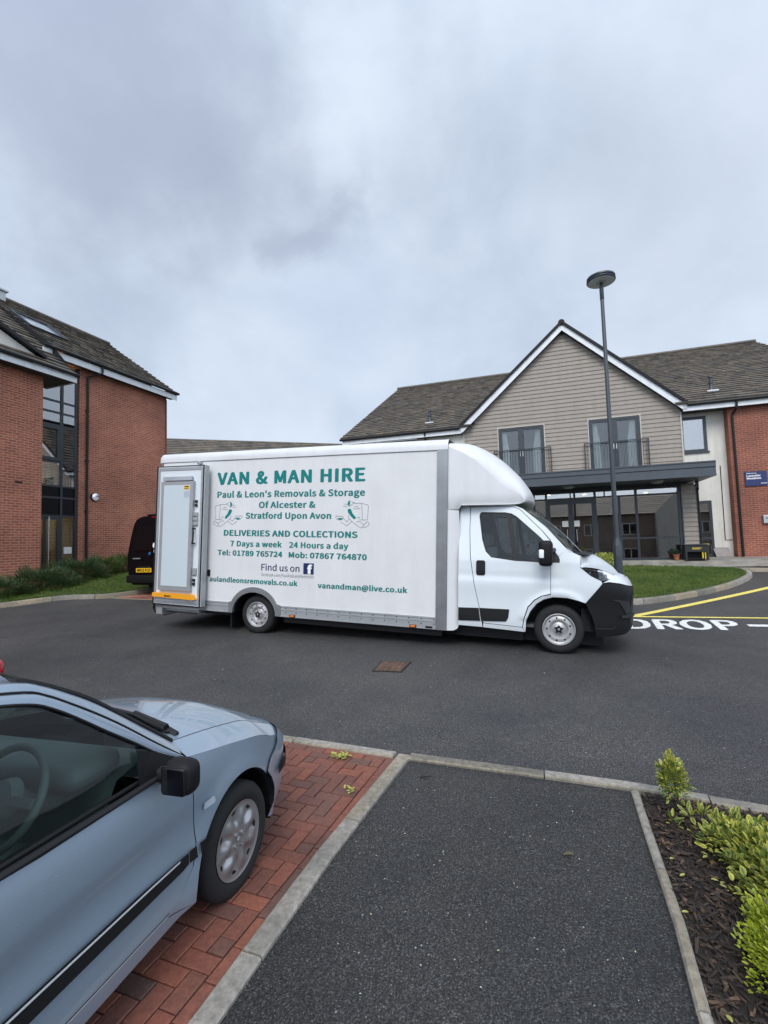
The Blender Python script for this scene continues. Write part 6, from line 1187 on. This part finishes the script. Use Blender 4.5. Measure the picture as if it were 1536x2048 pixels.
# clipped variegated shrub on a short stem, at the tip of the bed
x, y = 1.80, 3.10; o = shrub_thing('variegated_shrub', 'small clipped variegated shrub on a short stem at the bed tip', (x, y, gz(x, y)), None)
mb = MB(); mb.c = []; foliage(mb, (-.045, 0.01, .205), (.075, .075, .120), 620, .032, .017, varieg, 21, .6, .6, -0.95, .4)
foliage(mb, (-.055, 0.0, .325), (.022, .022, .05), 30, .036, .018, lambda r, k, v: ((.26, .30, .06), (.55, .50, .12)), 22, .6, 1.5); mb.build('foliage', 'leaf', o)
mb = MB(); mb.tube([(0, 0, -.03), (-.02, 0, .08), (-.045, 0, .22)], [.010, .008, .005], 7); mb.build('stem', 'stem', o)
x, y = 1.76, 2.96; o = shrub_thing('variegated_seedling', 'low yellow-edged sprouts on the bark at the foot of the clipped shrub', (x, y, gz(x, y)), None, 'shrub')
mb = MB(); mb.c = []
for i, (dx, dy, h) in enumerate([(-.09, .02, .035), (.0, .0, .08), (.04, -.05, .10), (.07, -.12, .10), (.02, -.16, .05), (.10, -.2, .10)]):
    foliage(mb, (dx, dy, h), (.035, .035, .04), 14, .05, .022, varieg, 40+i, .7, .9)
mb.build('foliage', 'leaf', o)
for dx, dy, h in [(.0, .0, .08), (.04, -.05, .10), (.07, -.12, .10), (.10, -.2, .10)]: MB().tube([(dx, dy, -.03), (dx, dy, h)], .004, 5).build('stem', 'stem', o)
# the large variegated bush and the lime green bush nearer the camera
x, y = 1.98, 2.42; o = shrub_thing('variegated_bush', 'large spreading variegated bush with cream and green leaves, in the bark bed', (x, y, gz(x, y)), None)
mb = MB(); mb.c = []
for i, (dx, dy, h, rx, ry, rz, n_) in enumerate([(-.10, .30, .06, .20, .17, .13, 520), (-.02, .10, .08, .28, .22, .17, 950), (-.14, -.10, .06, .22, .22, .15, 900), (.34, .10, .14, .32, .32, .20, 900), (.30, -.28, .12, .3, .26, .2, 700)]):
    foliage(mb, (dx, dy, h), (rx, ry, rz), n_, .042, .024, varieg, 70+i, .6, .45, -.45, .55)
mb.build('foliage', 'leaf', o)
mb = MB()
for a in range(7): mb.tube([(0.1, 0, -.03), (.1+.15*math.cos(a), .15*math.sin(a), .12), (.1+.26*math.cos(a), .26*math.sin(a), .2)], [.012, .008, .004], 6)
mb.build('stem', 'stem', o)
x, y = 1.60, 1.96; o = shrub_thing('lime_bush', 'low lime green bush of tiny leaves nearest the camera at the bed kerb', (x, y, gz(x, y)), None)
mb = MB(); mb.c = []
for i, (dx, dy, h, rx, ry, rz, n_) in enumerate([(.04, .17, .06, .17, .15, .12, 2200), (-.02, -.02, .07, .20, .18, .15, 3200), (.22, .08, .10, .26, .24, .17, 3000), (-.05, -.22, .08, .2, .2, .15, 2400)]):
    foliage(mb, (dx, dy, h), (rx, ry, rz), n_, .020, .0105, lime, 90+i, .5, .6, -.45, .6)
mb.build('foliage', 'leaf', o)
mb = MB()
for a in range(6): mb.tube([(0.04, 0, -.03), (.04+.1*math.cos(a), .1*math.sin(a), .12), (.04+.2*math.cos(a), .2*math.sin(a), .22)], [.010, .007, .003], 6)
mb.build('stem', 'stem', o)
# clippings lying about
def sprig(name, label, x, y, n, l, spread, seed, cat='clipping', dz=.028):
    r = random.Random(seed); mb = MB(); mb.c = []
    for _ in range(n):
        p = Vector((r.gauss(0, spread), r.gauss(0, spread*.6), r.uniform(.002, .02))); a = r.uniform(0, 6.28)
        leaf(mb, p, Vector((math.cos(a), math.sin(a), r.uniform(0, .5))), Vector((0, 0, 1)), l*r.uniform(.6, 1.2), l*.42, (.30, .34, .06), (.52, .52, .14))
    tag(mb.build(name, 'leaf', mtx=Matrix.Translation((x, y, terr(x, y)+dz))), label, cat)
sprig('leafy_clipping', 'larger yellow-green leafy clipping on the bricks near the back edging', -0.40, 3.90, 46, .040, .038, 51)
sprig('leafy_clipping', 'smaller pale clipping on the bricks close to the path edging', -0.285, 3.40, 12, .034, .018, 52)
mb = MB(); r = random.Random(9)
mb.tube([(-.05, .0, .01), (-.01, .006, .013), (.04, -.004, .012)], [.004, .007, .003], 6); mb.tube([(0, 0, .01), (.025, .015, .011)], .003, 5)
tag(mb.build('twig', 'black', mtx=Matrix.Translation((.25, 3.60, terr(.25, 3.6)+.01))), 'black twig lying on the dark path just below the back edging', 'twig')
mb = MB(); mb.tube([(-.03, .0, .008), (.0, .006, .012), (.03, .0, .008)], [.004, .010, .004], 6)
tag(mb.build('twig', 'stem', mtx=Matrix.Translation((.955, 2.75, terr(.955, 2.75)+.012))), 'short brown twig on the dark path beside the bark bed', 'twig')
mb = MB(); mb.c = []; r = random.Random(14)
for _ in range(70):
    x, y = r.uniform(-.3, 1.2), r.uniform(1.6, 3.6)
    if not inpoly(x, y, [(0.2, 3.8), (1.55, 3.35), (1.05, 1.87), (-.6, 1.9), (-.3, 2.8)]): continue
    c = r.choice([(.55, .55, .50), (.42, .40, .33), (.50, .52, .30), (.3, .3, .28)]); a = r.uniform(0, 6.28); l_ = r.uniform(.003, .008)
    leaf(mb, Vector((x, y, terr(x, y)+.015)), Vector((math.cos(a), math.sin(a), 0)), Vector((0, 0, 1)), l_*1.7, l_, c, c)
for _ in range(90):
    x, y = r.uniform(-3, 6), r.uniform(3.8, 8.5); c = r.choice([(.55, .55, .52), (.40, .38, .33), (.12, .09, .06)]); a = r.uniform(0, 6.28); l_ = r.uniform(.006, .016)
    leaf(mb, Vector((x, y, terr(x, y)+.006)), Vector((math.cos(a), math.sin(a), 0)), Vector((0, 0, 1)), l_*1.6, l_, c, c)
for _ in range(26):
    x, y = r.uniform(1.16, 1.75), r.uniform(1.7, 3.2)
    if inpoly(x, y, BED):
        a = r.uniform(0, 6.28); leaf(mb, Vector((x, y, terr(x, y)+.035)), Vector((math.cos(a), math.sin(a), .1)), Vector((0, 0, 1)), .035, .016, (.30, .34, .08), (.52, .50, .16))
tag(mb.build('fallen_leaf_bits', 'leaf'), kind='stuff')
# dark yews / junipers along the left-hand wall
lab = ['spreading dark conifer shrub at the kerb end of the left wall', 'wide dark conifer shrub below the glazed stairwell', 'tall dark conifer shrub against the stairwell door', 'mid-height green shrub below the round wall lamp', 'rounded green shrub between wall lamp and black van', 'green shrub half hidden behind the black van']
for i, (s_, n_, rx, ry, rz, nl) in enumerate([(-1.35, .95, .95, .7, .42, 1700), (-.05, .95, 1.0, .7, .50, 2100), (1.35, .55, 1.0, .65, .60, 2200), (2.65, -.05, .75, .55, .54, 1500), (3.75, -.2, .72, .55, .56, 1400), (4.9, -.25, .72, .55, .56, 1200)]):
    x, y = LW(s_, n_); z = terr(x, y)+.1; o = thing('conifer_shrub', lab[i], 'shrub', Matrix.Translation((x, y, z)) @ Matrix.Rotation(rad(70), 4, 'Z'), 'dark shrubs along the left wall')
    mb = MB(); mb.c = []; rr = random.Random(60+i)
    for _ in range(nl):
        a = rr.uniform(0, 6.28); e = rr.uniform(.05, 1.25); k = rr.uniform(.55, 1.0); d = Vector((math.cos(a)*math.cos(e), math.sin(a)*math.cos(e), math.sin(e)))
        lumpk = 1+.4*noise.noise(d*2.3+Vector((i*7, 0, 0))); p = Vector((d.x*rx, d.y*ry, d.z*rz))*k*lumpk+Vector((0, 0, .08)); ax = (d*.9+Vector((rr.gauss(0, .3), rr.gauss(0, .3), .15+rr.gauss(0, .25)))).normalized(); L_ = rr.uniform(.07, .15)
        side = ax.cross(Vector((0, 0, 1))).normalized(); ci, cr = darkg(rr, k, d)
        if i > 2: ci = tuple(q*w_ for q, w_ in zip(ci, (1.6, 1.5, .9))); cr = tuple(q*w_ for q, w_ in zip(cr, (1.7, 1.5, .9)))
        for t in range(5):
            q_ = p+ax*L_*t/5; sg = 1 if t % 2 else -1
            leaf(mb, q_, ax*.7+side*sg*.7+Vector((0, 0, rr.gauss(0, .2))), Vector((0, 0, 1)), L_*.45, .016, ci, cr)
    mb.build('foliage', 'leaf', o)
    mb = MB()
    for k in range(6):
        a = k*1.05; mb.tube([(0, 0, -.1), (rx*.35*math.cos(a), ry*.35*math.sin(a), .2), (rx*.7*math.cos(a), ry*.7*math.sin(a), rz*.7)], [.022, .014, .006], 5)
    mb.build('stem', 'stem', o)
# golden shrub behind the van bonnet
x, y = 5.88, 12.95; o = thing('golden_shrub', 'rounded golden-edged shrub on the lawn beside the lamp post', 'shrub', Matrix.Translation((x, y, terr(x, y)+.1)))
mb = MB(); mb.c = []; foliage(mb, (-.05, 0, .38), (.44, .42, .46), 1300, .075, .036, lambda r, k, v: varieg(r, k, v), 31, .4, .6, -.5, .3); mb.build('foliage', 'leaf', o)
mb = MB()
for a in range(6): mb.tube([(0, 0, -.1), (.3*math.cos(a), .3*math.sin(a), .5)], [.02, .008], 6)
mb.build('stem', 'stem', o)
